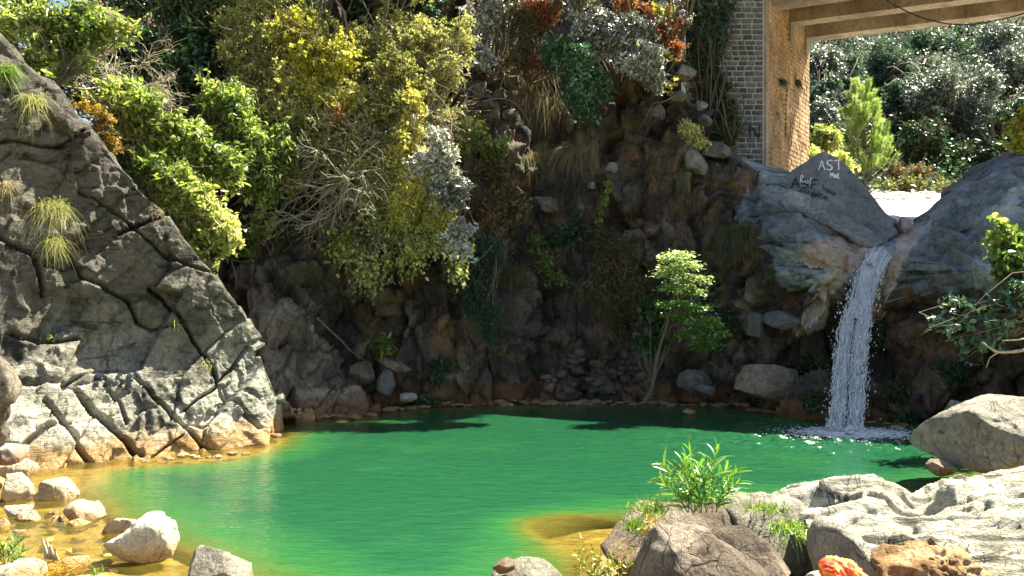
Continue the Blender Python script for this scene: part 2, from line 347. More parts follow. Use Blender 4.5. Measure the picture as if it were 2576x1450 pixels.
BK = [(0, 1.5, 0.4), (0, 8.0, 1.0)]
FL = [(0, 2.0, -0.1), (0, 5.0, -0.2)]
FR = [(1.25, 2.0, -0.4), (3.2, 5.0, -1.2)]
def cl(px, wl, d0, pts, back):
    return (px, [(wl + 70, d0), (wl, d0)] + pts, back)
cliff_cols = [
 cl(250, 1062, 19.0, [(900,19.6),(800,20.0),(700,20.6),(600,21.2),(500,22.0),(300,23.3),(100,25.4),(-230,29.0)], BK),
 cl(560, 1056, 19.4, [(900,20.3),(800,20.6),(700,21.0),(600,21.6),(500,22.2),(300,23.6),(100,25.7),(-230,29.4)], BK),
 cl(760, 1050, 19.9, [(900,20.9),(800,21.2),(700,21.3),(600,21.5),(500,22.2),(300,23.8),(100,25.8),(-230,29.5)], BK),
 cl(900, 1038, 20.6, [(900,21.7),(800,22.0),(700,21.9),(600,21.9),(500,22.4),(300,23.9),(100,25.9),(-230,29.5)], BK),
 cl(1030, 1020, 21.8, [(900,22.0),(800,21.8),(700,21.8),(600,22.0),(500,22.6),(300,24.0),(100,26.0),(-230,29.5)], BK),
 cl(1130, 1016, 21.9, [(900,21.8),(800,21.6),(700,21.8),(600,22.2),(500,22.9),(300,24.3),(100,26.3),(-230,29.8)], BK),
 cl(1250, 1013, 22.1, [(900,22.0),(800,22.1),(700,22.4),(600,22.9),(500,23.6),(300,24.9),(100,26.8),(-230,30)], BK),
 cl(1350, 1012, 22.6, [(900,23.5),(800,23.7),(700,23.7),(600,23.8),(500,24.1),(300,25.2),(100,27),(-230,30.2)], BK),
 cl(1480, 1012, 22.6, [(900,23.9),(800,24.2),(700,24.2),(600,24.1),(500,24.1),(300,25.1),(100,26.9),(-230,30)], BK),
 cl(1600, 1012, 22.4, [(900,23.7),(800,23.9),(700,23.7),(600,23.6),(500,23.8),(300,24.8),(140,26.3),(60,28)], [(0,1.0,0.1),(0,3.0,0.4)]),
 cl(1720, 1012, 22.3, [(900,23.2),(800,23.2),(700,23.0),(600,23.1),(500,23.4),(380,24.0),(260,24.9),(190,26)], [(0,1.0,0),(0,3.0,0)]),
 cl(1800, 1015, 22.1, [(900,22.5),(800,22.4),(700,22.4),(600,22.6),(510,23.1),(440,23.6),(375,24.3),(345,25.2)], FL),
 cl(1860, 1020, 21.6, [(900,22.1),(800,21.9),(700,21.9),(610,22.1),(530,22.6),(470,23.1),(410,23.8),(392,25)], FL),
 cl(1930, 1030, 21.0, [(900,21.6),(790,21.3),(700,21.2),(620,21.4),(550,21.9),(490,22.6),(440,23.4),(418,24.6)], FL),
 cl(2010, 1042, 20.3, [(900,21.2),(790,20.8),(700,20.5),(630,20.6),(570,21.1),(520,21.8),(470,22.6),(440,24)], FL),
 cl(2080, 1050, 19.8, [(900,20.9),(800,20.6),(720,20.1),(660,20.0),(610,20.4),(560,21.1),(510,21.9),(480,23)], FL),
 cl(2140, 1055, 19.6, [(900,20.8),(800,20.6),(740,20.2),(690,19.9),(650,20.1),(618,20.7),(602,21.3),(590,21.9)], [(0,1,-.1),(0,3,-.8)]),
 cl(2190, 1058, 19.4, [(900,20.6),(800,20.5),(745,20.2),(700,19.9),(660,19.8),(634,20.0),(618,20.5),(604,21.2)], [(0,1,-.1),(0,3,-.8)]),
 cl(2240, 1062, 19.2, [(900,20.2),(800,20.0),(740,19.8),(690,19.6),(650,19.7),(624,20.0),(604,20.6),(590,21.3)], [(0,1,-.1),(0,3,-.8)]),
 cl(2285, 1064, 19.0, [(900,19.7),(800,19.5),(730,19.3),(680,19.2),(640,19.5),(612,20.0),(592,20.7),(577,21.5)], [(0,1,-.1),(0,3,-.8)]),
 cl(2340, 1067, 18.9, [(900,19.2),(800,18.9),(720,18.8),(660,19.0),(610,19.5),(572,20.2),(546,20.9),(524,21.6)], FR),
 cl(2410, 1070, 18.7, [(900,18.8),(790,18.5),(700,18.4),(620,18.8),(560,19.4),(512,20.1),(475,21.0),(452,21.8)], FR),
 cl(2500, 1070, 18.5, [(900,18.4),(780,18.0),(680,17.9),(590,18.4),(520,19.0),(460,19.8),(420,20.6),(396,21.6)], FR),
 cl(2600, 1072, 18.2, [(900,18.0),(780,17.6),(660,17.6),(560,18.1),(490,18.8),(430,19.6),(390,20.3),(362,21.2)], FR),
 cl(2800, 1078, 17.8, [(900,17.2),(780,16.8),(660,16.8),(550,17.4),(470,18.2),(410,19),(360,19.8),(320,20.8)], FR),
]
G = sheet(cliff_cols, 680, 330)
nrm = grid_normals(G)
shp = G.shape; V = G.reshape(-1, 3); NN = nrm.reshape(-1, 3)
PX, PY = proj(V)
right = np.clip((PX - 1780) / 160, 0, 1) * np.clip((760 - PY) / 90, 0, 1)     # smooth water-worn rock beside the fall
d = blocks(V, rot(0.5, 0.35, 0.4), (1.0, 1.3, 2.0), 0.7, 0.06, 0.14, .1, 1.7) * (1 - 0.85 * right)
d += blocks(V, rot(0.2, -0.5, 0.9), (0.4, 0.45, 0.7), 0.3, 0.07, 0.06, .1, 1.8) * (1 - 0.88 * right) + .035 * fbm(V * 6, 3)
d += 0.5 * fbm(V * 0.33 + 3, 3) * (1 - .7 * right) + 0.09 * fbm(V * 1.9, 4) * (1 - .4 * right)
q = V @ rot(0.15, 0.38, 0.25)
wv = fbm(q * np.array([0.4, 0.4, 2.0]) + 0.5 * np.stack([fbm(V * 0.8, 2)] * 3, 1), 4, 0.48, True)
d += right * 0.5 * wv
# joints and the dark recess of the fall
for poly, w, dep in [([(1900,430),(1890,560),(1860,640),(1800,720)], 11, .3), ([(1700,780),(1850,790),(1990,760),(2080,730)], 8, .3),
                     ([(1850,860),(1960,800),(2060,760)], 8, .3), ([(1740,900),(1830,850),(1900,845)], 8, .25), ([(1330,470),(1320,620),(1390,760),(1345,860)], 14, .4),
                     ([(1050,620),(1010,780),(1070,930)], 8, .2), ([(1960,520),(2050,560),(2150,600)], 7, .22), ([(2350,640),(2420,600),(2560,560)], 7, .2),
                     ([(2200,780),(2330,790),(2576,800)], 12, .4), ([(2060,760),(2000,850),(1990,960)], 10, .3), ([(1930,600),(2020,650),(2090,680)], 6, .2)]:
    d -= dep * np.exp(-(seglist_dist(PX, PY, poly) / w) ** 2)
d -= .3 * np.exp(-(((PX - 2150) / 85) ** 2 + ((PY - 525) / 65) ** 2) ** 2)
rim = PY.reshape(shp[:2]).min(axis=1, keepdims=True); tap = np.clip((PY.reshape(shp[:2]) - rim) / 70, .12, 1).reshape(-1); d = np.where(PX > 1830, d * tap, d)
d -= 0.9 * np.exp(-(((PX - 2150) / 60) ** 2 + ((PY - 900) / 110) ** 2))
d += 0.55 * np.exp(-(((PX - 2010) / 28) ** 2 + ((PY - 830) / 60) ** 2)) * 0.6
fade = np.clip((PY + 150) / 100, .2, 1) * np.where((PX > 2180) & (PX < 2350) & (PY < 620), .35, 1)
V2 = V + NN * (d * fade)[:, None]
Gc = V2.reshape(shp)
# split in two structures so that the water-worn right part has its own rock
seam = int(np.argmin(np.abs(np.median(PX.reshape(shp[:2]), axis=1) - 1835)))
def two_mat_cliff():
    m, nt = new_mat('cliff and worn rock'); return m
cliff = structure('cliff', Gc[:seam + 1], 'cliff')
cliff_r = structure('waterfall_rock', Gc[seam:], 'grey')
# the right part goes from grey above to brown below: two slots along a ragged line
cliff_r.data.materials.append(M['cliff']); cliff_r.data.materials.append(M['pink'])
gx, gy = proj(Gc[seam:]); nu, nv = gx.shape
cxm = (gx[:-1, :-1] + gx[1:, 1:]) / 2; cym = (gy[:-1, :-1] + gy[1:, 1:]) / 2
wob = (fbm(Gc[seam:].reshape(-1, 3) * 0.9, 4).reshape(nu, nv)[:-1, :-1]) * 110
lim = np.interp(cxm, [1835, 1900, 1960, 2050, 2150, 2250, 2330, 2450, 2600], [560, 600, 700, 735, 700, 690, 740, 740, 730])
mi = ((cym + wob * 0.6 > lim) | (cxm + wob * 1.3 < np.interp(cym, [380, 450, 560, 700, 800], [1845, 1872, 1890, 1900, 1960]))).astype(np.int32)
pk = ((np.hypot((cxm - 2110) / 80, (cym - 640) / 42) + wob / 160) < 1) | (seglist_dist(cxm, cym, [(2290,590),(2250,660),(2215,740),(2190,800)]) + wob * .2 < 24) | (seglist_dist(cxm, cym, [(2100,700),(2060,770),(2010,830)]) + wob * .2 < 22)
mi[pk] = 2
cliff_r.data.polygons.foreach_set('material_index', mi.ravel())

# ---- dark pointed boulder with the letters, a block of its own bedded in the worn rock
pb = []
for px, b, db_, t, dt in [(1948,500,22.9,470,23.1),(1975,515,22.5,442,22.9),(2010,535,21.65,417,22.7),(2040,548,21.2,399,22.5),(2062,556,20.95,386,22.3),(2076,561,20.85,379,22.25),(2090,567,20.85,386,22.15),(2112,578,20.7,402,22.05),(2135,590,20.55,421,21.9),(2160,605,20.35,445,21.7),
                        (2180,618,20.2,470,21.5),(2200,622,20.1,497,21.35),(2220,612,20.15,525,21.2),(2235,600,20.25,543,21.05),(2247,590,20.4,556,20.95),(2250,588,20.9,558,21.4),(2244,588,21.6,556,22.0)]:
    pb.append((px, [(b + 14, db_ + .5), (b, db_)] + [(b + (t - b) * k, db_ + (dt - db_) * (k ** .8)) for k in (.12, .3, .5, .7, .88, 1)], [(0, .35, -.05), (0, .6, -.5), (0, .4, -1.2)]))
G = sheet(pb, 150, 130, sm=2); nrm = grid_normals(G); V = G.reshape(-1, 3); PXb, PYb = proj(V)
bot = np.clip((PYb - 520) / 50, 0, 1)
d = .05 * fbm(V * 1.4, 3) + .03 * fbm(V * 5, 3) * (.3 + bot) + .16 * bot * fbm((V @ rot(.15, .38, .25)) * np.array([.6, .6, 3.0]), 4, .55, True)
d -= .1 * np.exp(-(seglist_dist(PXb, PYb, [(2060,520),(2120,530),(2190,570),(2230,575)]) / 6) ** 2)
PB_V = V + nrm.reshape(-1, 3) * d[:, None]; PB_F = grid_faces(150, 130)
gro = mk('boulder', PB_V, PB_F, M['graffiti_rock'], origin=P(2100, 600, 21.0))
tag(gro, 'dark pointed boulder with white letters beside the stream lip', 'boulder')
gb = BVHTree.FromPolygons([tuple(v) for v in PB_V], [tuple(f) for f in PB_F])

# ---- leaning slab on the left
def sb(px, pts): return (px, pts, [(-0.1, 0.35, -0.1), (-0.7, 1.5, -0.9), (-1.3, 2.5, -2.5)])
def dep(px, py):
    base = np.interp(px, [-350, 0, 230, 450, 560, 640, 705], [12.2, 13.4, 14.35, 15.1, 15.5, 16.0, 16.9])
    k = (1160 - py) / 1000.0
    return base + 0.25 + 3.2 * min(max(k, 0), .28) + .75 * max(0, k - .28)
topline = [(-350,-330),(-200,-140),(0,95),(60,150),(130,215),(200,300),(300,412),(400,522),(470,612),(540,692),(600,765),(640,850),(652,900),(680,940),(704,1000)]
def ty(px): return float(np.interp(px, [p[0] for p in topline], [p[1] for p in topline]))
def by(px): return float(np.interp(px, [-350,0,100,230,330,450,550,600,640,690,705], [1150,1150,1165,1172,1162,1150,1150,1142,1132,1108,1092]))
cols = []
for px in [-350,-200,-60,0,60,130,200,260,320,390,450,510,560,600,630,648,665,685,703]:
    t, b = ty(px), by(px); pts = [(b + 60, dep(px, b) - .25)]
    for k in np.linspace(0, 1, 9): 
        py = b + (t - b) * k; pts.append((py, dep(px, py)))
    cols.append(sb(px, pts))
t0 = cols[-1]
cols.append((708, [(1150,18.0),(1088,18.0)] + [(1088 + (1005 - 1088) * k, 18.0 + .3 * k) for k in np.linspace(.1, 1, 8)], [(0.1,.3,-.1),(0.1,1.2,-.9),(0,2,-2)]))
cols.append((690, [(1150,19.4),(1080,19.4)] + [(1080 + (1015 - 1080) * k, 19.5) for k in np.linspace(.1, 1, 8)], [(0.0,.3,-.1),(0.0,1.0,-.9),(0,1,-2)]))
G = sheet(cols, 400, 400, sm=5); nrm = grid_normals(G); shp = G.shape; V = G.reshape(-1, 3); NN = nrm.reshape(-1, 3)
PX, PY = proj(V)
low = np.clip((PY - 640) / 250, 0, 1); bigc = np.clip(.6 + 1.6 * pn(V * .5 + 40), .2, 1.3)
Rb = rot(0.3, 0.75, 0.75)
d = blocks(V, Rb, (0.8, 1.1, 3.0), 0.45, 0.035, 0.1, .05, 1.5) * (0.55 + .4 * low)
d += blocks(V, rot(.7, .2, .3), (0.4, 0.36, 0.7), 0.24, 0.06, 0.03, .08, 1.8) * (1 - .6 * low) * bigc
d += 0.2 * fbm(V * .45 + 9, 3) + 0.07 * fbm(V * 1.6 + 2, 5, .6) * (1 - .5 * low)
d += 0.085 * fbm(V * 3.6, 4, .6, True) * (1 - .65 * low) * bigc
d += .035 * fbm(V * 8.5, 3) * bigc
wr = np.exp(-(((PX - 285) / 95) ** 4 + ((PY - 958) / 36) ** 4)); d = d * (1 - .8 * wr)
zones = [([(380,723),(446,788),(481,838),(516,893),(556,958)], 7, .45), ([(556,958),(471,1023)], 5, .35), ([(561,968),(596,1008),(636,1083)], 6, .4),
  ([(170,975),(200,1000),(250,1043),(300,1093),(352,1150)], 9, .6), ([(105,1013),(165,1078),(228,1165)], 7, .4), ([(340,938),(390,1003),(450,1048),(490,1093),(545,1143)], 8, .4),
  ([(0,960),(75,968),(155,963),(225,933),(300,923),(350,955)], 6, .3), ([(460,1093),(380,1153)], 4, .2), ([(320,753),(350,808),(390,828),(450,815)], 6, .3),
  ([(30,840),(120,860),(200,850)], 7, .3), ([(105,500),(165,615),(210,700),(330,760)], 7, .3), ([(0,600),(80,640),(110,740)], 8, .35), ([(300,590),(420,540)], 6, .25),
  ([(0,355),(150,370),(210,330)], 6, .2), ([(200,480),(300,540),(420,650),(540,690)], 6, .22), ([(640,860),(600,920),(560,955)], 7, .35), ([(240,950),(300,1010),(320,1060)], 5, .2)]
for poly, w, dp in zones:
    d -= dp * (1 - .9 * wr) * np.exp(-(seglist_dist(PX + 5 * fbm(V * 2.2 + 50, 3), PY + 5 * fbm(V * 2.2 + 90, 3), poly) / (w * .55)) ** 2)
# overhanging ledges: step the upper beds forward above the writing
tyv = np.interp(PX, [p[0] for p in topline], [p[1] for p in topline]); d = d * np.clip(.35 + (PY - tyv) / 110, .35, 1)
d = (d.reshape(shp[:2]) * np.clip((.955 - np.linspace(0, 1, shp[0])) / .06, .12, 1)[:, None]).reshape(-1)
V2 = V + NN * (d)[:, None]
slab = structure('leaning_slab', V2.reshape(shp), 'slab')
slab_bvh = BVHTree.FromPolygons([tuple(v) for v in V2], [tuple(f) for f in grid_faces(*shp[:2])])

# ---- brown outcrop right of the slab
oc = []
for px, t, b, dd in [(625,740,1062,19.3),(660,745,1060,19.2),(700,750,1057,19.3),(745,775,1054,19.5),(800,842,1050,19.7),(860,915,1046,19.9),(915,985,1042,20.1),(955,1028,1038,20.4),(975,1040,1044,20.8)]:
    oc.append((px, [(b + 50, dd)] + [(b + (t - b) * k, dd + 0.9 * k) for k in np.linspace(0, 1, 6)], [(0, .4, -.05), (0, 1.5, -.6), (0, 2, -2)]))
G = sheet(oc, 150, 150); nrm = grid_normals(G); V = G.reshape(-1, 3)
d = blocks(V, rot(.4, .7, .5), (.5, .7, 1.3), .35, .08, .14) + blocks(V, rot(.1, .3, .9), (.25, .25, .4), .1, .1, .04) + .15 * fbm(V * 1.1, 4)
structure('rock_outcrop', (V + nrm.reshape(-1, 3) * d[:, None]).reshape(G.shape), 'brownrock')

# ---- earth bank on the right, just out of the picture, that carries the shrubs reaching in
bkc = []
for px0, t in ((2592, 900), (2625, 810), (2680, 750), (2800, 705), (3000, 670), (3300, 650)):
    bkc.append((px0, [(1190, 14.6), (1130, 14.8)] + [(1130 + (t - 1130) * k, 14.8 + 1.3 * k) for k in np.linspace(.15, 1, 6)], [(.3, .6, .1), (.6, 2.0, .2), (.6, 2.5, -2)]))
G = sheet(bkc, 110, 120, sm=2); nrm = grid_normals(G); V = G.reshape(-1, 3)
d = blocks(V, rot(.4, .3, .5), (.6, .6, .8), .25, .08, .1) + .15 * fbm(V * 1.2, 4); d = (d.reshape(G.shape[:2]) * np.clip(np.linspace(0, 1, G.shape[0]) / .2, .1, 1)[:, None]).reshape(-1)
structure('right_bank', (V + nrm.reshape(-1, 3) * d[:, None]).reshape(G.shape), 'cliff')

# ---- river bed above the fall and hillside behind the bridge
rb = []
for px0 in (2135, 2170, 2200, 2230, 2300, 2380, 2480, 2650):
    xo = px0
    rb.append((px0, [(600 - max(0, 2180 - px0) * .5 - max(0, px0 - 2340) * .4, 21.3), (556 - max(0, 2180 - px0) * .4 - max(0, px0 - 2340) * .4, 23.5), (520 - max(0, px0 - 2380) * .2, 27.0), (492, 33.0), (470, 40.0), (455, 48)], []))
G = sheet(rb, 120, 150); V = G.reshape(-1, 3)
V[:, 2] += .16 * fbm(V * .9, 4) + .05 * fbm(V * 3, 3)
structure('river_bed', V.reshape(G.shape), 'gravel')
hl = []
for px0 in (1300, 1700, 2000, 2150, 2250, 2350, 2480, 2700, 3000):
    k = np.interp(px0, [1300, 2150, 2350, 3000], [0, 0, 1, 1.6])
    hl.append((px0, [(505, 34 + 4 * (1 - min(k, 1))), (455, 36 - 2 * k + 4), (380, 43 - 2 * k), (250, 52 - 3 * k), (100, 60 - 3 * k), (-100, 70), (-400, 85)], [(0, 20, 4)]))
G = sheet(hl, 120, 120); V = G.reshape(-1, 3); V[:, 2] += .9 * fbm(V * .2, 4); 
structure('hillside', V.reshape(G.shape), 'hill')

# ---- ground sheet with the pool's bed
shore = [(-60,1330),(-20,1240),(60,1160),(200,1120),(330,1110),(450,1100),(550,1095),(640,1070),(690,1040),(720,1015),(960,1005),(1040,1000),(1300,998),(1600,998),(1850,1000),(2000,1010),(2100,1020),(2300,1030),(2520,1040),
         (2720,1110),(2720,1330),(2300,1345),(2100,1345),(1900,1330),(1700,1330),(1540,1335),(1480,1470),(1300,1580),(900,1640),(640,1560),(430,1500),(250,1440),(60,1470),(-120,1420)]
deep = [(205,1228),(270,1300),(370,1352),(480,1402),(590,1460),(800,1560),(1200,1560),(1420,1480),(1530,1330),(1700,1300),(1900,1280),(2100,1260),(2400,1250),(2560,1150),(2500,1080),(2400,1072),(2300,1066),(2000,1050),(1850,1028),(1600,1018),(1300,1020),(1040,1028),(960,1046),(740,1066),(715,1100),(640,1142),(550,1158),(330,1172),(240,1185)]
wp = lambda L: [((px - CX) / F * Wl(py), Wl(py)) for px, py in L]
shoreW, deepW = wp(shore), wp(deep)
def closed(L): return L + L[:1]
def bed_depth(X, Y):
    s_in = inside(X, Y, shoreW); ds = seglist_dist(X, Y, closed(shoreW)); d_in = inside(X, Y, deepW); dd = seglist_dist(X, Y, closed(deepW))
    # gentler on the near side
    near = np.clip((14.0 - Y) / 4.0, 0, 1)
    slope = 1.8 - .25 * near
    D = np.where(d_in, 0.1 + dd * slope, 0.1 * np.clip(ds / 0.3, 0, 1)); D = np.minimum(D, 2.6)
    D = np.where(s_in, D, -np.minimum(ds * .3, 0.35))
    q = np.stack([X, Y, 0 * X], 1)
    n = fbm(q * 0.7, 3)
    # sand bar that shows gold in front of the middle boulders
    bx, by_ = (1425 - CX) / F * Wl(1325), Wl(1325)
    bar = np.exp(-(((X - bx) * .95 + (Y - by_) * .5) / .8) ** 2 - ((Y - by_) * .8 - (X - bx) * .1) ** 2 / 0.45)
    bx2, by2 = (1495 - CX) / F * Wl(1345), Wl(1345)
    bar = np.clip(bar + np.exp(-((X - bx2) / .6) ** 2 - ((Y - by2) / .75) ** 2), 0, 1)
    D = np.where(D > 0.12, D * (1 - .84 * np.clip(bar * 1.0 + .35 * bar * n, 0, 1)), D)
    D = np.where(d_in, D * (1 + .35 * n), D)
    return D
gx = np.concatenate([np.linspace(-160, -16, 24), np.linspace(-15.5, 16, 300), np.linspace(17, 160, 24)])
gy = np.concatenate([np.linspace(-60, 2, 16), np.linspace(2.6, 24.5, 230), np.linspace(26, 220, 40)])
X, Y = np.meshgrid(gx, gy, indexing='ij'); X1, Y1 = X.ravel(), Y.ravel()
D = bed_depth(X1, Y1)
Z = -D + 0.05 * fbm(np.stack([X1, Y1, 0 * X1], 1) * 1.6, 4) * np.clip(np.abs(D) * 2.5, .15, .8)
V = np.stack([X1, Y1, Z], 1)
structure('ground', V.reshape(len(gx), len(gy), 3), 'ground')

# ---- pool water: turbid green, clearer where it is shallow, with real waves
fx, fy = (2132 - CX) / F * Wl(1092), Wl(1092)        # foot of the fall
gx = np.linspace(-10.5, 13.5, 520); gy = np.linspace(6.2, 24.0, 460)
X, Y = np.meshgrid(gx, gy, indexing='ij'); X1, Y1 = X.ravel(), Y.ravel()
D = np.maximum(bed_depth(X1, Y1), 0.0)
r = np.hypot(X1 - fx, Y1 - fy)
q = np.stack([X1 * 1.0, Y1 * 1.7, 0 * X1], 1)
turb = np.exp(-(r / 2.6) ** 2) + .55 * np.exp(-((X1 - fx + 1.2) / 3.4) ** 2 - ((Y1 - (fy - .7)) / 1.1) ** 2)
Z = 0.012 * fbm(q * 1.4, 3) + 0.006 * fbm(q * 4.5 + 7, 2)
Z += turb * (0.085 * fbm(np.stack([X1, Y1, 0 * X1 + 3], 1) * 4.2, 3) + 0.014 * np.sin(r * 9) * np.exp(-r / 2))
V = np.stack([X1, Y1, Z], 1)
m, nt = new_mat('pool water'); p = pos(nt)
dv = nd(nt, 'ShaderNodeAttribute', attribute_name='tint').outputs['Fac']
trans = math_(nt, 'POWER', 2.718, math_(nt, 'MULTIPLY', dv, -3.0))
nz = noise(nt, mapping(nt, p, (0.5, 0.9, 1)), 0.6, 4)
green = ramp(nt, math_(nt, 'ADD', math_(nt, 'MULTIPLY', dv, .4), math_(nt, 'MULTIPLY', math_(nt, 'SUBTRACT', nz, .5), .7)), [(0.08, (0.15, 0.13, 0.022)), (0.24, (0.06, 0.105, 0.02)), (0.5, (0.021, 0.098, 0.026)), (0.8, (0.013, 0.078, 0.027)), (1.0, (0.009, 0.062, 0.026))])
hb = math_(nt, 'ADD', math_(nt, 'MULTIPLY', noise(nt, mapping(nt, p, (1.0, 2.2, 1)), 2.6, 4, .55), 1.0), math_(nt, 'MULTIPLY', noise(nt, mapping(nt, p, (1.0, 2.0, 1)), 9.0, 3), .35))
bp = nd(nt, 'ShaderNodeBump', {'Strength': 0.5, 'Distance': 0.07, 'Height': hb}).outputs[0]
body = nd(nt, 'ShaderNodeBsdfDiffuse', {'Color': green}).outputs[0]
clear = nd(nt, 'ShaderNodeBsdfTransparent', {0: (0.96, 0.9, 0.55, 1)}).outputs[0]
mix1 = nd(nt, 'ShaderNodeMixShader', {0: trans, 1: body, 2: clear}).outputs[0]
gl = nd(nt, 'ShaderNodeBsdfGlossy', {'Color': (1, 1, 1, 1), 'Roughness': 0.08, 'Normal': bp}).outputs[0]
fr = nd(nt, 'ShaderNodeFresnel', {'IOR': 1.33, 'Normal': bp}).outputs[0]
mix2 = nd(nt, 'ShaderNodeMixShader', {0: math_(nt, 'MULTIPLY', fr, 1.0), 1: mix1, 2: gl}).outputs[0]
finish(nt, mix2); M['water'] = m
pool = mk('pool_water', V, grid_faces(len(gx), len(gy)), M['water'], tint=D); pool['kind'] = 'structure'

# combined lookup of the built ground
_off = 0; _v = []; _f = []
for tv, tf in TERR:
    _v.append(tv); _f.append(tf + _off); _off += len(tv)
_v = np.concatenate(_v); _f = np.concatenate(_f)
BVH = BVHTree.FromPolygons(_v.tolist(), _f.tolist())
def hit(px, py, bvh=None):
    """the surface point seen at a place of the survey, and its normal"""
    o = Vector((0, 0, CAMH)); t = Vector(P(px, py, 10.0)) - o
    h = (bvh or BVH).ray_cast(o, t.normalized(), 300)
    if h[0] is None: return P(px, py, 22.0), np.array([0, -1, .2])
    n = np.array(h[1]); 
    if np.dot(n, np.array(t)) > 0: n = -n
    return np.array(h[0]), n

# ------------------------------------------------------------------ bridge
def box(c, s, R=None):
    v = np.array([[x, y, z] for x in (-.5, .5) for y in (-.5, .5) for z in (-.5, .5)]) * np.array(s)
    if R is not None: v = v @ np.array(R).T
    f = np.array([[0,1,3,2],[4,6,7,5],[0,4,5,1],[2,3,7,6],[0,2,6,4],[1,5,7,3]])
    return v + np.array(c), f
def prism(pts, z0, z1):
    n = len(pts); V = [(x, y, z0) for x, y in pts] + [(x, y, z1) for x, y in pts]
    Fq = np.array([[i, (i + 1) % n, n + (i + 1) % n, n + i] for i in range(n)])
    return np.array(V), [Fq, np.array([list(range(n))[::-1]]), np.array([[n + i for i in range(n)]])]
A0 = np.array([7.54, 25.5]); A1 = np.array([10.43, 30.0]); sd = (A1 - A0) / np.linalg.norm(A1 - A0); SL = np.linalg.norm(A1 - A0)
gd = np.array([0.897, -0.442]); sn = np.array([sd[1], -sd[0]])         # girder direction, outward normal of the side face
SOF = 11.64
bridge = thing('bridge', 'stone abutment carrying a concrete girder bridge over the stream', 'bridge', (8.5, 27, 6.2))
pts = [(5.2, 25.5), tuple(A0), tuple(A1), (6.4, 30.0)]
V, Fs = prism(pts, 5.6, SOF + 1.0)
wall = mk('abutment_wall', V, Fs, M['mortar'], bridge, smooth=False)
r_ = random.Random(3)
bmesh_v = []
for k in range(6):
    nu, nv = 5, 4; q = []
    for i in range(nu):
        for j in range(nv):
            x, z = i / (nu - 1) - .5, j / (nv - 1) - .5
            edge = max(abs(x), abs(z)) > .49
            q.append((x * (.94 + r_.uniform(-.05, .05)), 0.0 if edge else -0.5 + r_.uniform(-.35, .2), z * (.9 + r_.uniform(-.08, .08))))
    V = np.array(q); Fq = grid_faces(nu, nv)
    bk = V.copy(); bk[:, 1] = 1.0
    rim = [i * nv for i in range(nu)] + [(nu - 1) * nv + j for j in range(1, nv)] + [i * nv + nv - 1 for i in range(nu - 2, -1, -1)] + [j for j in range(nv - 2, 0, -1)]
    n0 = len(V); V = np.concatenate([V, bk[rim]]); m_ = len(rim)
    sk = np.array([[rim[i], n0 + i, n0 + (i + 1) % m_, rim[(i + 1) % m_]] for i in range(m_)])
    bmesh_v.append(mesh_data('stone_block', V, [Fq[:, ::-1], sk[:, ::-1]], M['stone'], smooth=False))
nb = 0; z = 12.2; wlb = worldloc(bridge); joined = []
while z > 6.1:
    h = r_.uniform(.145, .175); x = 7.52
    while x > 4.9:
        w = r_.uniform(.2, .36)
        if nb < 298:
            o = bpy.data.objects.new('stone_block', r_.choice(bmesh_v)); COL.objects.link(o); o.parent = wall
            o.location = (x - w / 2 - wlb[0], 25.485 - r_.uniform(0, .02) - wlb[1], z - h / 2 - wlb[2])
            o.scale = (w - .025, .06, h - .025); nb += 1
        else:
            joined.append(box((x - w / 2, 25.5, z - h / 2), (w - .03, .06, h - .03)))
        x -= w
        if nb < 298 and x < 5.5 and z > 7.2 and r_.random() < .8: break    # hidden under the creeper there
    z -= h
def join(parts):
    off = 0; VV = []; FF = []
    for v, f in parts: VV.append(v); FF.append(np.asarray(f) + off); off += len(v)
    return np.concatenate(VV), np.concatenate(FF)
if joined:
    o = mk('stonework', *join(joined), M['stone'], wall, smooth=False); o['kind'] = 'stuff'
# side face: brown courses; the nearest blocks one by one
Rs = np.array([[sd[0], -sn[0], 0], [sd[1], -sn[1], 0], [0, 0, 1]])
c2 = A0 + sd * (SL / 2) + sn * .004; V, f = box((c2[0], c2[1], 9.0), (SL - .01, .012, 6.6), Rs)
side = mk('side_wall', V, f, M['mortar_brown'], bridge, smooth=False)
brick_me = []
for k, me in enumerate(bmesh_v):
    m2 = me.copy(); m2.name = 'brick'; m2.materials.clear(); m2.materials.append(M['brown_stone']); brick_me.append(m2)
parts = []; nbk = 0; z = 12.3; eul = Matrix(Rs.tolist()).to_euler()
while z > 5.9:
    h = r_.uniform(.14, .17); t = .24 + r_.uniform(0, .15)
    while t < SL:
        w = min(r_.uniform(.22, .42), SL - t); c2 = A0 + sd * (t + w / 2)
        if z < 11.5 and z > 6.6 and t < 2.6 and nbk < 298 and w > .1:
            c3 = c2 + sn * (.022 + r_.uniform(0, .015))
            o = bpy.data.objects.new('brick', r_.choice(brick_me)); COL.objects.link(o); o.parent = side; o.rotation_euler = eul
            o.location = (c3[0] - wlb[0], c3[1] - wlb[1], z - h / 2 - wlb[2]); o.scale = (w - .022, .05, h - .022); nbk += 1
        else:
            c3 = c2 + sn * r_.uniform(0, .022)
            v, f = box((c3[0], c3[1], z - h / 2), (max(w - .03, .02), .07, h - .028), Rs)
            v += np.array([r_.uniform(-.006, .006) for _ in range(24)]).reshape(8, 3); parts.append((v, f))
        t += w
    z -= h
o = mk('brickwork', *join(parts), M['brown_stone'], side, smooth=False); o['kind'] = 'stuff'
c2 = A0 + sd * .13 + sn * .02; V, f = box((c2[0], c2[1], 9.0), (.24, .1, 6.6), Rs)
mk('corner_strip', V, f, M['concrete'], bridge, smooth=False)
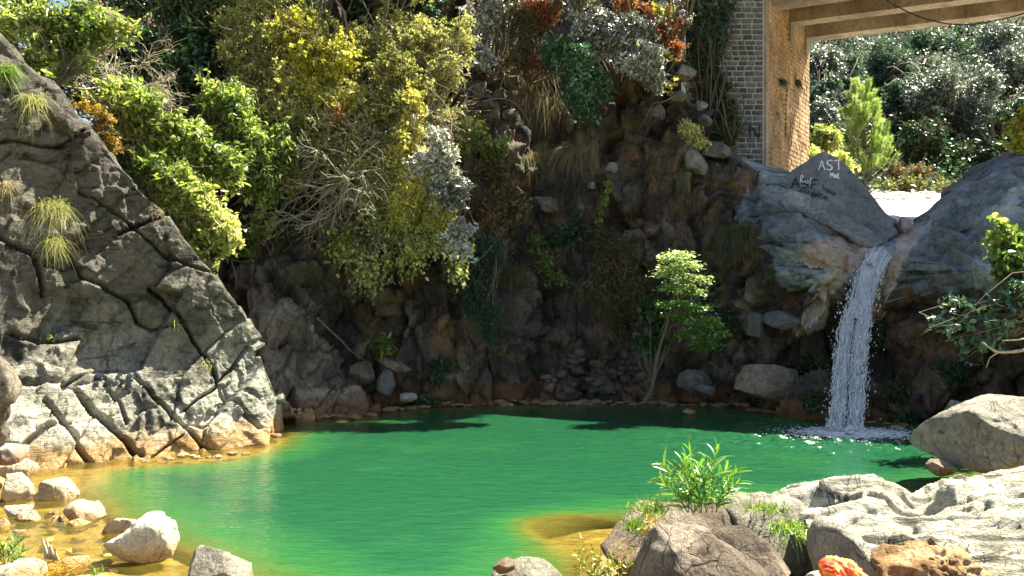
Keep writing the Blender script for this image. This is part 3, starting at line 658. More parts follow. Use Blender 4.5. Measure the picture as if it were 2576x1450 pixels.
for t, w in ((1.0, .52), (2.95, .55), (5.0, .6)):
    ctr = A0 + sd * t
    a = ctr - gd * .35; b = ctr + gd * 17
    sdn = np.array([-gd[1], gd[0]])
    for nm, ww, z0, z1, m_ in (('girder', w, SOF, SOF + 1.02, 'concrete'),):
        q = [tuple(a - sdn * ww / 2), tuple(b - sdn * ww / 2), tuple(b + sdn * ww / 2), tuple(a + sdn * ww / 2)]
        V, Fs = prism(q, z0, z1); mk(nm, V, Fs, M[m_], bridge, smooth=False)
    if t > 1.5:
        c2 = ctr + sn * .05 - sd * .1; V, f = box((c2[0], c2[1], SOF - .33), (.42, .12, .64), Rs); mk('bearing_block', V, f, M['concrete'], bridge, smooth=False)
q = [tuple(A0 - gd * .8 - sd * .2), tuple(A0 + gd * 17 - sd * .2), tuple(A1 + gd * 17 + sd * .5), tuple(A1 - gd * .8 + sd * .5)]
V, Fs = prism(q, SOF + 1.024, SOF + 1.32); mk('deck_slab', V, Fs, M['concrete'], bridge, smooth=False)
for e0, e1 in ((-.2, 0.05), (SL + .25, SL + .5)):
    q = [tuple(A0 + sd * e0 - gd * .8), tuple(A0 + sd * e0 + gd * 17), tuple(A0 + sd * e1 + gd * 17), tuple(A0 + sd * e1 - gd * .8)]
    V, Fs = prism(q, SOF + 1.324, SOF + 1.7); mk('parapet', V, Fs, M['concrete'], bridge, smooth=False)
e = A0 + gd * 17.3 + sd * SL / 2; V, f = box((e[0], e[1], 8.5), (SL + .5, 1.2, 8), Rs); mk('far_abutment', V, f, M['mortar'], bridge, smooth=False)
# flat patches on the side face: a tapered wedge and a dark spot
def side_pt(px, py):
    o = np.array([0, 0, CAMH]); d = P(px, py, 1.0) - o; nn = np.array([sn[0], sn[1], 0]); pp = np.array([A0[0], A0[1], 0])
    return o + d * (np.dot(pp - o, nn) / np.dot(d, nn)) + nn * .062
def patch(name, poly, mat, parent, fn):
    V = np.array([fn(*p) for p in poly]); mk(name, V, [np.array([list(range(len(poly)))])], mat, parent, smooth=False)
patch('wedge_patch', [(1977,222),(1981,222),(1982,270),(1980,345),(1974,340),(1973,290),(1975,250)], M['brown_stone'], bridge, side_pt)
patch('dark_spot', [(1952,284),(1957,280),(1959,292),(1956,302),(1952,300)], M['dtwig'], bridge, side_pt)
def stroke(polys, fn, width, wall_n=None):
    """paint strips lying on a surface: polys in survey units, fn -> (point, normal)"""
    VV = []; FF = []
    for poly in polys:
        pts = []
        for a, b in zip(poly[:-1], poly[1:]):
            k = max(2, int(math.hypot(b[0] - a[0], b[1] - a[1]) / 2.0))
            for t in np.linspace(0, 1, k, endpoint=False): pts.append((a[0] + (b[0] - a[0]) * t, a[1] + (b[1] - a[1]) * t))
        pts.append(poly[-1])
        W3 = [fn(*p) for p in pts]
        C = np.array([w[0] for w in W3]); Nn = np.array([w[1] for w in W3])
        C = smooth1(C, 1)
        T = np.gradient(C, axis=0); S = np.cross(T, Nn); S /= np.maximum(np.linalg.norm(S, axis=1, keepdims=True), 1e-9)
        wv = width * (0.8 + 0.4 * rng.random(len(C)))[:, None] / 2; wv = wv * (.75 + .5 * rng.random())
        o = sum(len(v) for v in VV)
        VV.append(C + S * wv + Nn * .03); VV.append(C - S * wv + Nn * .03)
        n = len(C); a = np.arange(n - 1)
        FF.append(np.stack([o + a, o + a + 1, o + n + a + 1, o + n + a], 1))
    return np.concatenate(VV), np.concatenate(FF)
fr_n = np.array([0, -1.0, 0])
def front_pt(px, py):
    w = P(px, py, 25.43); return w, fr_n
V, f = stroke([[(1885,316),(1887,348)],[(1886,318),(1897,330),(1908,347)],[(1911,312),(1909,347)],[(1884,330),(1892,329)]], front_pt, .05)
mk('graffiti', V, f, M['black_paint'], wall)

# ------------------------------------------------------------------ boulders
def lump(outline, d, thick, seed, amp=.06, res=(72, 40), lean=0.25, e=.72, fsize=.55, shape=None, facets=26, cut=(.66, .94)):
    """a solid rock: outline (survey units) at distance d, given real thickness"""
    o = np.array(outline, float); c = o.mean(0)
    if shape is not None: c = np.array(shape)
    nt_, nf = res
    th = np.linspace(0, 2 * np.pi, nt_, endpoint=False)
    dirs = np.stack([np.cos(th), np.sin(th)], 1); rr = np.zeros(nt_)
    for k in range(len(o)):
        a, b = o[k] - c, o[(k + 1) % len(o)] - c
        s = b - a; den = dirs[:, 0] * s[1] - dirs[:, 1] * s[0]; den = np.where(np.abs(den) < 1e-9, 1e-9, den)
        t = (a[0] * s[1] - a[1] * s[0]) / den; u = (a[0] * dirs[:, 1] - a[1] * dirs[:, 0]) / den
        ok = (t > 0) & (u >= -1e-6) & (u <= 1 + 1e-6); rr = np.where(ok, np.maximum(rr, t), rr)
    for _ in range(2): rr = (np.roll(rr, 1) + 2 * rr + np.roll(rr, -1)) / 4
    ph = np.linspace(0.02, np.pi - 0.02, nf)
    s = np.sin(ph) ** e; cdep = np.sign(np.cos(ph)) * np.abs(np.cos(ph)) ** e
    RR = rr[:, None] * s[None]
    x2 = c[0] + RR * np.cos(th)[:, None]; y2 = c[1] + RR * np.sin(th)[:, None]
    w = np.stack([(x2 - CX) / F * d, np.zeros_like(x2) + d - thick * cdep[None], CAMH - (y2 - CY) / F * d], -1)
    w[..., 1] += lean * (w[..., 2] - w[..., 2].mean())
    n = grid_normals(np.concatenate([w[-1:], w, w[:1]], 0))[1:-1]; V = w.reshape(-1, 3); n = n.reshape(-1, 3)
    cen = V.mean(0); sg = np.sign(((V - cen) * n).sum(1).mean()); n = n * sg
    size = max(np.ptp(V[:, 0]), np.ptp(V[:, 2]))
    rs = np.random.default_rng(seed); sh = rs.random(3) * 50
    dd = blocks(V + sh, rot(*(rs.random(3) * 2)), np.array([.7, 1, 1.4]) * size * fsize, amp * size, .1, amp * size * .5)
    dd += amp * size * .7 * fbm((V + sh) / size * 2.2, 4) + amp * .25 * size * fbm((V + sh) / size * 8, 3)
    V = V + n * dd[:, None]
    # flat broken faces: cut the mass by planes
    cen = V.mean(0); ext = np.abs(V - cen).max(0); pl = (V - cen) / ext
    wob = .035 * fbm(pl * 2.1 + sh, 3)
    for kk in range(facets):
        nn = rs.normal(size=3) * np.array([1, 1, 1.0]); nn[1] -= .5; nn /= np.linalg.norm(nn)
        if abs(nn[1]) < .5 and rs.random() < .45: continue
        sup = np.quantile(pl @ nn, .995); hcut = sup * rs.uniform(*cut)
        ex = pl @ nn + wob - hcut; ex = np.where(ex > 0, ex * .93, 0); pl = pl - nn * ex[:, None]
    V = cen + pl * ext
    V = V + n * (size * .012 * fbm((V + sh) / size * 14, 3, .55))[:, None]
    Fq = grid_faces(nt_, nf, wrap=True)
    Fq = Fq.copy(); a = nt_ * nf
    idx = np.arange(a).reshape(nt_, nf); 
    capf = idx[:, 0][None, :]; capb = idx[:, -1][::-1][None, :]
    fs = [Fq[:, ::-1], capf, capb] if sg > 0 else [Fq, capf[:, ::-1], capb[:, ::-1]]
    return V, fs
BV = {}
def boulder(name, label, outline, d, thick, mat, seed, group=None, cat='boulder', **kw):
    V, fs = lump(outline, d, thick, seed, **kw)
    if mat == 'earth':
        nn_ = V - V.mean(0); nn_ /= np.linalg.norm(nn_, axis=1)[:, None]; V = V + nn_ * (.05 * fbm(V * 7, 4, .6) + .03 * fbm(V * 22, 3, .6))[:, None]
    o = mk(name, V, fs, M[mat], origin=(V[:, 0].mean(), V[:, 1].mean(), V[:, 2].min())); tag(o, label, cat, group)
    BV[label] = (V, fs); return o
def bx(x0, y0, x1, y1, seed, n=14, sq=.75):
    rs = np.random.default_rng(seed); c = ((x0 + x1) / 2, (y0 + y1) / 2); out = []
    for k in range(n):
        a = 2 * math.pi * k / n + rs.uniform(-.1, .1); ca, sa = math.cos(a), math.sin(a)
        s = rs.uniform(.88, 1.06)
        out.append((c[0] + (x1 - x0) / 2 * s * math.copysign(abs(ca) ** sq, ca), c[1] + (y1 - y0) / 2 * s * math.copysign(abs(sa) ** sq, sa)))
    return out
# foreground right
sc = []
for px, t, dt in [(1905,1248,8.9),(1960,1236,9.1),(2030,1216,9.2),(2100,1197,9.3),(2165,1188,9.3),(2215,1198,9.2),(2260,1222,9.0),(2300,1236,8.9),(2350,1228,9.0),(2400,1196,9.2),(2470,1186,9.3),(2576,1166,9.4),(2700,1150,9.4),(2850,1140,9.4),(3150,1130,9.4),(3500,1125,9.4)]:
    sh_ = lambda q: px + max(0, 1 - (px - 1905) / 330.) * q
    pts = [(1640, 4.4, sh_(430)), (1520, 5.3, sh_(360)), (1440, 6.1, sh_(300)), (1380, 6.8, sh_(230)), (1330, 7.4, sh_(165)), (1285 + (t - 1190) * .3, 8.0, sh_(90)), (t + 30, 8.5, sh_(30)), (t, dt)]
    sc.append((px, pts, [(0, .35, -.12), (0.0, .35, -.6), (0, .3, -1.2)]))
G = sheet(sc, 420, 280, sm=4); nrm = grid_normals(G); V = G.reshape(-1, 3); NN = nrm.reshape(-1, 3)
q = V @ rot(0.1, .12, .18)
d = 0.11 * fbm(q * np.array([.6, 2.6, 1.6]) + .35 * np.stack([fbm(V * 1.1, 2)] * 3, 1), 5, .55, True)
for fr0, am, ph in ((.9, .09, .1), (1.9, .08, .37), (3.7, .045, .7)):          # bedding ledges, steep side towards the pool's near bank
    s_ = q[:, 1] * fr0 + q[:, 0] * fr0 * .16 + ph + .55 * fbm(q * np.array([.35, .5, .35]) * (1 + fr0 * .5) + 11 * ph, 4)
    fr1 = s_ - np.floor(s_); d += -am * np.where(fr1 < .08, 1 - fr1 / .08, (fr1 - .08) / .92) * np.clip(.5 + 1.3 * pn(q * .7 + 8 * ph), .1, 1.2)
d += blocks(V, rot(.1, .2, .3), (1.9, .5, .5), .08, .05, .07, .5) + .12 * fbm(V * .6, 2)
PX, PY = proj(V)
d += .03 * fbm(q * np.array([2.5, 9, 6]), 3) + .02 * fbm(V * 9, 2); d -= .14 * np.exp(-(((PX - 2310) / 60) ** 2 + ((PY - 1258) / 20) ** 2))
V = V + NN * d[:, None]
shelf = structure('rock_shelf', V.reshape(G.shape), 'shelf')
shelf_bvh = BVHTree.FromPolygons([tuple(v) for v in V], [tuple(f) for f in grid_faces(*G.shape[:2])])

boulder('boulder', 'round topped dark boulder under the narrow leaved shrub', [(1503,1400),(1508,1350),(1535,1318),(1580,1296),(1640,1282),(1720,1274),(1800,1272),(1870,1282),(1925,1308),(1965,1350),(1990,1420),(1980,1520),(1700,1560),(1540,1520)], 8.3, .7, 'brownrock', 1, lean=-.15, e=.62, amp=.045, res=(128, 64))
boulder('boulder', 'pitted brown boulder wedged behind the front boulder', [(1770,1350),(1830,1328),(1890,1332),(1940,1370),(1975,1415),(2000,1470),(1960,1540),(1820,1540),(1760,1450)], 7.2, .45, 'brownrock', 2, lean=-.05, e=.62, amp=.07, res=(110, 56))
boulder('boulder', 'dark front boulder with a sunlit crest at the bottom edge', [(1560,1500),(1570,1395),(1605,1358),(1660,1340),(1720,1334),(1780,1342),(1835,1378),(1885,1425),(1940,1480),(1960,1600),(1750,1680),(1570,1620)], 6.4, .42, 'brownrock', 3, lean=-.1, e=.62, amp=.05, res=(128, 64))
boulder('boulder', 'flat topped boulder with grass in front of its shaded face', [(1800,1275),(1850,1254),(1900,1256),(1960,1262),(2010,1264),(2045,1278),(2072,1330),(2075,1400),(2060,1480),(1990,1500),(1900,1480),(1850,1380)], 8.2, .5, 'boulder', 4, lean=-.1, e=.6, amp=.035, res=(110, 56))
boulder('boulder', 'tilted grey block behind the orange cloth', [(2058,1400),(2062,1345),(2080,1320),(2115,1326),(2160,1352),(2205,1392),(2240,1432),(2255,1490),(2200,1560),(2080,1560)], 6.0, .42, 'boulder', 5, lean=.5, amp=.035, res=(100, 52))
boulder('clay_clod', 'crumbly red clay clod on the pale rock shelf', [(2212,1416),(2250,1400),(2300,1396),(2350,1388),(2400,1376),(2428,1390),(2450,1420),(2480,1450),(2500,1540),(2210,1540)], 5.6, .28, 'earth', 6, lean=.5, amp=.07, res=(120, 60), cat='clay clod', fsize=.3, facets=3)
boulder('boulder', 'big smooth boulder at the right edge below the hanging branches', [(2328,1120),(2338,1085),(2365,1058),(2410,1030),(2460,1006),(2530,998),(2620,1006),(2680,1060),(2690,1150),(2600,1215),(2450,1225),(2350,1175)], 12.6, 1.2, 'boulder', 7, lean=-.12, e=.68, amp=.025, res=(128, 64))
boulder('boulder', 'small brown stone under the left end of the big smooth boulder', bx(2328,1150,2400,1205,8), 12.3, .25, 'brownrock', 8, amp=.05)
boulder('boulder', 'small grey upright boulder by the water right of the waterfall', [(2378,1062),(2382,1025),(2400,1006),(2425,1012),(2436,1040),(2440,1080),(2400,1085)], 17.2, .3, 'grey', 9, amp=.04)
boulder('boulder', 'low sunlit boulder crest at the bottom middle edge', [(1228,1470),(1240,1432),(1270,1420),(1310,1424),(1360,1430),(1400,1438),(1425,1452),(1420,1520),(1240,1520)], 8.0, .4, 'boulder', 10, lean=.4, amp=.04)
boulder('stone', 'small dark red stone on the boulder at the bottom middle', [(1238,1430),(1246,1412),(1262,1402),(1280,1408),(1298,1418),(1296,1430),(1262,1440)], 7.9, .14, 'brownrock', 11, amp=.08, cat='stone')
boulder('stone', 'white rounded stone beside the orange cloth', bx(2030,1442,2085,1490,12), 5.6, .1, 'pale', 12, amp=.03, cat='stone')
g_pt = lambda px, py: hit(px, py, gb)
LET = {'A': [[(0,1),(.5,0),(1,1)],[(.22,.62),(.8,.62)]], 'S': [[(1,.12),(.6,0),(.15,.12),(.1,.35),(.5,.5),(.9,.65),(.9,.88),(.5,1),(.05,.9)]], 'T': [[(0,0.05),(1,0)],[(.8,.02),(.8,1)]],
       'F': [[(.1,0),(.1,1)],[(.1,0),(.95,0)],[(.1,.5),(.75,.48)]], 'M': [[(0,1),(.1,0),(.5,.7),(.9,0),(1,1)]], 'a': [[(.9,.4),(.3,.4),(.1,.7),(.4,1),(.85,.8),(.9,.4),(1,1)]], 'L': [[(.2,0),(.1,1),(.9,.95)]],
       'R': [[(.1,1),(.1,0),(.7,.05),(.8,.3),(.1,.5),(.9,1)]], 'f': [[(.9,.1),(.5,0),(.4,1)],[(.1,.45),(.8,.4)]], 'C': [[(.9,.1),(.4,0),(.1,.5),(.4,1),(.95,.9)]], 'H': [[(.1,0),(.1,1)],[(.9,0),(.9,1)],[(.1,.5),(.9,.5)]],
       'N': [[(.1,1),(.1,0),(.9,1),(.9,0)]], 'o': [[(.5,.3),(.15,.5),(.2,.9),(.6,1),(.9,.7),(.5,.3)]], 'm': [[(0,1),(.05,.4),(.3,.4),(.45,1)],[(.45,.5),(.8,.4),(.95,1)]], 'r': [[(.2,.4),(.2,1)],[(.2,.6),(.8,.4)]], 'Y': [[(0,0),(.5,.5),(1,0)],[(.5,.5),(.4,1)]]}
def text(s, x0, y0, x1, y1, dy=0, gap=.22):
    out = []; n = len(s); w = (x1 - x0) / (n + gap * (n - 1))
    for k, ch in enumerate(s):
        for pl in LET.get(ch, []):
            out.append([(x0 + k * w * (1 + gap) + p[0] * w, y0 + dy * k + p[1] * (y1 - y0)) for p in pl])
    return out
for s, b, mm, w, dy in [('AST', (2061,405,2112,430), 'white_paint', .028, 0), ('MoL', (2088,436,2114,449), 'white_paint', .025, 1), ('Raf', (2015,443,2046,461), 'white_paint', .025, 3),
                    ('ASF', (1992,450,2060,474), 'black_paint', .035, 2), ('Samar', (2068,466,2104,480), 'black_paint', .022, 4), ('CH', (2010,480,2036,498), 'black_paint', .028, 1), ('NNYa', (2042,484,2080,498), 'black_paint', .026, 2)]:
    V, f = stroke(text(s, *b, dy=dy), g_pt, w); mk('graffiti', V, f, M[mm], gro)
s_pt = lambda px, py: hit(px, py, slab_bvh)
V, f = stroke([[(240,976),(248,940),(262,950),(272,965)],[(262,975),(275,955),(288,974)],[(312,942),(298,944),(296,955),(310,962),(300,976)],[(325,944),(324,978)],[(324,946),(340,950)],[(324,958),(334,960)]], s_pt, .07)
mk('graffiti', V, f, M['navy_paint'], slab)

# lower left bank
def LB(label, box_, seed, d=None, mat='pale', th=None, name='boulder', cat='boulder', **kw):
    x0, y0, x1, y1 = box_; d = d or Wl(y1 - 4, .0)
    boulder(name, label, bx(x0, y0, x1, y1 + (y1 - y0) * .35, seed), d + .2, th or (x1 - x0) / F * d * .42, mat, seed, cat=cat, res=(64, 36), **dict(dict(amp=.05, lean=.2, e=.65, cut=(.56, .9)), **kw))
LB('long pale boulder topmost on the left bank under the slab', (-40,1148,98,1208), 21)
LB('blocky grey boulder at the left edge of the bank', (-10,1186,90,1268), 22)
LB('cracked pale boulder rounding into the golden shallows', (92,1198,190,1266), 23)
LB('pale boulder squeezed between the two rounded bank boulders', (78,1224,158,1270), 24)
LB('brownish low boulder below the blocky grey one', (8,1260,92,1306), 25, mat='boulder')
LB('flat pale slab stone lying by the brown boulder', (22,1281,114,1321), 26)
LB('small brown egg shaped stone between pale boulders', (114,1279,152,1306), 27, mat='brownrock', name='stone', cat='stone')
LB('wide pale boulder with a brown waist in the shallows', (154,1261,266,1321), 28)
LB('small pale stone in front of the brown egg stone', (118,1299,164,1323), 29, name='stone', cat='stone')
LB('low pale stone at the foot of the wide boulder', (168,1306,228,1333), 30, name='stone', cat='stone')
LB('low golden boulder awash left of the grey humped boulder', (240,1302,348,1351), 31, mat='pale')
boulder('boulder', 'grey humped boulder with a white flank in the shallows', [(232,1400),(245,1372),(290,1352),(330,1332),(352,1312),(380,1306),(408,1316),(430,1340),(455,1368),(470,1390),(455,1420),(380,1432),(280,1425)], 9.4, .32, 'pale', 32, lean=.4, amp=.045, res=(110, 56))
LB('white round stone at the edge of the driftwood', (154,1391,224,1441), 33, name='stone', cat='stone')
LB('white flat boulder in the bottom left corner', (-30,1418,104,1475), 34)
boulder('boulder', 'angular grey boulder cut by the bottom edge left of the pool', [(434,1460),(440,1425),(462,1400),(490,1376),(515,1374),(550,1384),(590,1408),(625,1436),(650,1462),(640,1530),(520,1560),(440,1530)], 8.1, .38, 'boulder', 35, lean=.35, amp=.06, res=(110, 56))
LB('pale pebble at the very left edge above the green herb', (-14,1300,24,1338), 36, name='stone', cat='stone')
boulder('boulder', 'brown shaded boulder leaning at the left edge beside the slab', [(-110,800),(-40,845),(0,900),(26,945),(34,985),(22,1045),(-10,1125),(-40,1215),(-90,1240),(-170,1220),(-190,1000),(-160,850)], 12.6, .4, 'cliff', 37, lean=-.25, amp=.05, res=(90, 48))
boulder('boulder', 'smooth grey boulder at the foot of the slab by the left edge', bx(-30,1112,64,1172,38), 13.0, .35, 'grey', 38, lean=.3, amp=.03)
# far shore
boulder('boulder', 'tall pointed grey boulder on the far shore under the slab stone', [(945,985),(950,950),(962,930),(976,922),(990,938),(998,970),(996,995),(970,1010),(950,1002)], 21.0, .25, 'dgrey', 41, amp=.03)
boulder('boulder', 'upright brown block above the pointed grey boulder', [(884,905),(888,875),(900,856),(918,852),(926,864),(918,890),(900,910)], 21.2, .2, 'brownrock', 42, amp=.04)
boulder('boulder', 'leaning flat brown slab right of the pointed boulder', [(905,896),(960,894),(1000,908),(1030,928),(1046,945),(1040,955),(1000,932),(950,912)], 21.1, .3, 'brownrock', 43, amp=.03)
boulder('boulder', 'dark boulder left of the pointed grey boulder', bx(876,905,950,970,44), 21.1, .3, 'brownrock', 44, amp=.04)
boulder('stone', 'flat white weathered stone at the waterline of the far shore', bx(1004,986,1050,1012,45), 21.2, .2, 'pale', 45, amp=.04, cat='stone')
boulder('boulder', 'big tan fractured boulder left of the waterfall foot', [(1838,990),(1850,960),(1872,925),(1890,908),(1930,903),(1985,906),(2008,918),(2012,945),(2006,985),(2012,1015),(1960,1025),(1880,1012)], 20.4, .5, 'tan', 46, amp=.035, res=(100, 52), lean=.35)
boulder('boulder', 'flat grey block behind the leaning trunk on the far shore', [(1700,975),(1704,940),(1720,926),(1775,934),(1792,950),(1788,972),(1740,985)], 21.6, .3, 'dgrey', 47, amp=.03)
boulder('boulder', 'tilted dark slab in front of the flat grey block', [(1738,972),(1752,962),(1790,968),(1815,985),(1812,1000),(1780,998),(1745,985)], 21.3, .25, 'dgrey', 48, amp=.03)
boulder('boulder', 'rounded grey boulder lodged in the cliff left of its twin', bx(1870,782,1928,850,49), 21.1, .35, 'dgrey', 49, amp=.03)
boulder('boulder', 'rounded grey boulder lodged in the cliff beside the chute', bx(1924,780,2010,832,50), 20.8, .35, 'dgrey', 50, amp=.03)
boulder('stone', 'low flat stone in the water before the far shore', bx(1718,1028,1752,1044,51), 20.3, .15, 'shore', 51, amp=.03, cat='stone')
boulder('rock', 'pink worn knob of rock in the notch above the waterfall', [(2254,580),(2260,556),(2272,543),(2286,552),(2294,572),(2290,592),(2262,600)], 21.2, .3, 'pink', 55, cat='rock', amp=.03, facets=6)
boulder('rock', 'dark rock in the notch right of the pink knob', [(2298,566),(2308,545),(2330,530),(2352,528),(2362,542),(2345,562),(2318,572)], 21.6, .35, 'dgrey', 56, cat='rock', amp=.05)
boulder('rock', 'reddish block on the rim right of the notch', [(2366,498),(2380,474),(2408,456),(2424,462),(2410,482),(2385,500)], 22.3, .35, 'shore', 57, cat='rock', amp=.06)
boulder('rock', 'dark rounded rock on the right hand rim beyond the notch', [(2418,470),(2432,438),(2462,414),(2490,402),(2508,414),(2498,440),(2465,462),(2435,478)], 21.6, .45, 'dgrey', 58, cat='rock', amp=.04)
# rocks piled left of the bridge
for lab, ol, dd, sd_, mt in [('large angular grey rock near the bridge wall', [(1688,196),(1700,170),(1722,160),(1770,170),(1778,182),(1765,205),(1730,218),(1695,214)], 24.6, 61, 'pile'),
   ('sunlit cream rock at the top of the pile by the bridge', [(1672,150),(1680,120),(1700,108),(1725,120),(1745,140),(1742,162),(1710,172),(1680,168)], 25.0, 62, 'pile'),
   ('pale cracked flat rock in the pile by the bridge', [(1738,262),(1745,246),(1768,244),(1785,262),(1788,278),(1770,288),(1745,280)], 24.3, 63, 'pile'),
   ('wedge shaped pale rock below the angular grey rock', [(1676,240),(1700,222),(1740,216),(1745,236),(1715,256),(1688,256)], 24.4, 64, 'pile'),
   ('brown rock under the bare roots near the orange shrub', [(1620,295),(1630,268),(1660,255),(1690,260),(1688,285),(1660,308),(1630,312)], 24.3, 65, 'pile'),
   ('small grey rock lowest in the pile by the bridge', [(1752,300),(1770,282),(1795,290),(1802,310),(1780,322),(1758,318)], 24.0, 66, 'pile'),
   ('long pale slanting rock below the lime green shrub', [(1752,365),(1785,345),(1815,352),(1845,385),(1850,405),(1815,412),(1775,395)], 23.6, 67, 'pile'),
   ('dark slanting rock face left of the pale slanting rock', [(1706,420),(1720,380),(1752,360),(1785,385),(1815,420),(1790,450),(1740,455)], 23.2, 68, 'pile'),
   ('tan broken rock between the grasses on the cliff', [(1515,440),(1530,408),(1560,395),(1570,412),(1545,440),(1560,470),(1530,475)], 23.95, 69, 'pile'),
   ('reddish overhanging block above the dark cleft', [(1330,520),(1345,490),(1390,480),(1425,500),(1420,535),(1370,560),(1335,560)], 23.75, 70, 'brownrock'),
   ('small tan block beside the trailing heart leaved vine', [(1470,475),(1478,452),(1498,448),(1505,470),(1490,482)], 23.9, 71, 'pile')]:
    boulder('rock', lab, ol, dd, .4, mt, sd_, cat='rock', amp=.07, res=(72, 40), lean=.3, e=.95, facets=30, cut=(.5, .86))
# scree, shoreline stones: copies that share mesh data
def stone_mesh(seed, mat):
    V, fs = lump(bx(CX - 100, CY - 70, CX + 100, CY + 70, seed, 10), F / 200, .42, seed, amp=.07, res=(20, 12), lean=.1)
    V = V - np.array([0, F / 200, CAMH]); return mesh_data('stone', V, fs, M[mat], smooth=True)
sm_scree = [stone_mesh(100 + k, 'scree') for k in range(6)]; sm_shore = [stone_mesh(120 + k, 'shore') for k in range(5)]; sm_gr = [stone_mesh(140 + k, 'gravel') for k in range(4)]
def put_stone(me, loc, s, rz, label, group, sq=1.0, tilt=0.0):
    o = bpy.data.objects.new('stone', me); COL.objects.link(o); o.location = tuple(float(v) for v in loc); o.scale = (s, s, s * sq); o.rotation_euler = (tilt, tilt * .6, rz)
    tag(o, label, 'stone', group)
rs = random.Random(11)
for k in range(95):
    px = rs.uniform(1370, 1660); py = rs.uniform(885, 1004)
    if py < 885 + max(0, 1440 - px) * .9: continue
    p_, n_ = hit(px, py); put_stone(rs.choice(sm_scree), p_ + n_ * .04, rs.uniform(.22, .5), rs.uniform(0, 6.3), 'dark angular stone in the scree heap under the cliff', 'scree stones under the cliff', rs.uniform(.6, 1), rs.uniform(-.5, .5))
for k in range(34):
    px = rs.uniform(1150, 1330); py = rs.uniform(165, 300)
    p_, n_ = hit(px, py); put_stone(rs.choice(sm_scree), p_ + n_ * .05, rs.uniform(.25, .6), rs.uniform(0, 6.3), 'brown loose stone on the bare slope between the trees and the hanging grass', 'loose stones high on the slope', rs.uniform(.6, 1), rs.uniform(-.6, .6))
px = 985
while px < 2060:
    wl = float(np.interp(px, [960, 1040, 1300, 1600, 1850, 2000, 2060], [1036, 1021, 1014, 1012, 1019, 1040, 1049]))
    py = wl + rs.uniform(-3, 5); dd = Wl(py); s = rs.uniform(.2, .5)
    p_ = P(px, py, dd); p_[2] = rs.uniform(-.02, .05); p_[1] -= .12
    put_stone(rs.choice(sm_shore), p_, s, rs.uniform(0, 6.3), 'flat ochre stone in the row along the far waterline', 'stones along the far waterline', rs.uniform(.35, .6))
    px += rs.uniform(9, 24)
for k in range(26):                                    # right of the fall and at the outcrop's foot
    px, py = (rs.uniform(2180, 2400), 1066 + rs.uniform(-4, 14)) if k < 16 else (rs.uniform(740, 950), 1046 + rs.uniform(-4, 8))
    p_ = P(px, py, Wl(py)); p_[2] = rs.uniform(-.02, .06)
    put_stone(rs.choice(sm_shore), p_, rs.uniform(.2, .45), rs.uniform(0, 6.3), 'wet brown stone by the water right of the waterfall' if k < 16 else 'wet ochre stone at the foot of the brown outcrop', 'wet stones right of the waterfall' if k < 16 else 'wet stones at the outcrop', rs.uniform(.35, .6))
for k in range(14):
    px, py = rs.uniform(360, 700), 0; py = by(px) + rs.uniform(-2, 5)
    p_ = P(px, py, Wl(py)); p_[2] = rs.uniform(-.02, .04)
    put_stone(rs.choice(sm_shore), p_, rs.uniform(.12, .3), rs.uniform(0, 6.3), 'small ochre stone awash at the foot of the leaning slab', 'ochre stones at the foot of the slab', .5)
for k in range(46):
    px, py = rs.uniform(-10, 340), rs.uniform(1225, 1440)
    if px > 60 + (py - 1225) * 1.6: continue
    p_ = P(px, py, Wl(py)); p_[2] = -.06 + rs.uniform(-.02, .03)
    put_stone(rs.choice(sm_gr if rs.random() < .6 else sm_shore), p_, rs.uniform(.08, .26), rs.uniform(0, 6.3), 'small stone among the boulders of the left bank', 'small stones on the left bank', rs.uniform(.5, .8))
# gravel of the upper bank: nobody could count it
gv = []; off = 0; gvv = []; gff = []
bl = [np.array([v.co for v in me.vertices]) for me in sm_gr]; bf = [[list(p.vertices) for p in me.polygons if len(p.vertices) == 4] for me in sm_gr]
for k in range(420):
    px = rs.uniform(2190, 2345); py = rs.uniform(468, 502)
    p_, n_ = hit(px, py); k2 = rs.randrange(4); s = rs.uniform(.1, .4)
    a = rs.uniform(0, 6.3); R = np.array([[math.cos(a), -math.sin(a), 0], [math.sin(a), math.cos(a), 0], [0, 0, .7]])
    gvv.append(bl[k2] * s @ R.T + p_); gff.append(np.array(bf[k2]) + off); off += len(bl[k2])
o = mk('bank_gravel', np.concatenate(gvv), np.concatenate(gff), M['gravel']); tag(o, 'pale sunlit gravel on the stream bank behind the pointed boulder', 'gravel', None, 'stuff')

# ------------------------------------------------------------------ waterfall and foam
def tubes(Ps, r, sides=4):
    """Ps: n,k,3 polylines ; r: n,k radii -> verts, quads"""
    n, k, _ = Ps.shape
    T = np.gradient(Ps, axis=1); T /= np.maximum(np.linalg.norm(T, axis=2, keepdims=True), 1e-9)
    ref = np.where(np.abs(T[..., 2:3]) > .8, np.array([1.0, 0, 0]), np.array([0, 0, 1.0]))
    a = np.cross(T, ref); a /= np.maximum(np.linalg.norm(a, axis=2, keepdims=True), 1e-9); b = np.cross(T, a)
    ang = np.linspace(0, 2 * np.pi, sides, endpoint=False)
    V = Ps[:, :, None, :] + r[:, :, None, None] * (np.cos(ang)[None, None, :, None] * a[:, :, None, :] + np.sin(ang)[None, None, :, None] * b[:, :, None, :])
    idx = np.arange(n * k * sides).reshape(n, k, sides)
    f = np.stack([idx[:, :-1, :], np.roll(idx[:, :-1, :], -1, 2), np.roll(idx[:, 1:, :], -1, 2), idx[:, 1:, :]], -1).reshape(-1, 4)
    return V.reshape(-1, 3), f
yk = np.array([606, 630, 660, 720, 800, 900, 1000, 1092.])
lk = np.array([2205, 2188, 2166, 2140, 2114, 2100, 2092, 2086.]); rk = np.array([2262, 2252, 2238, 2212, 2200, 2190, 2180, 2172.])
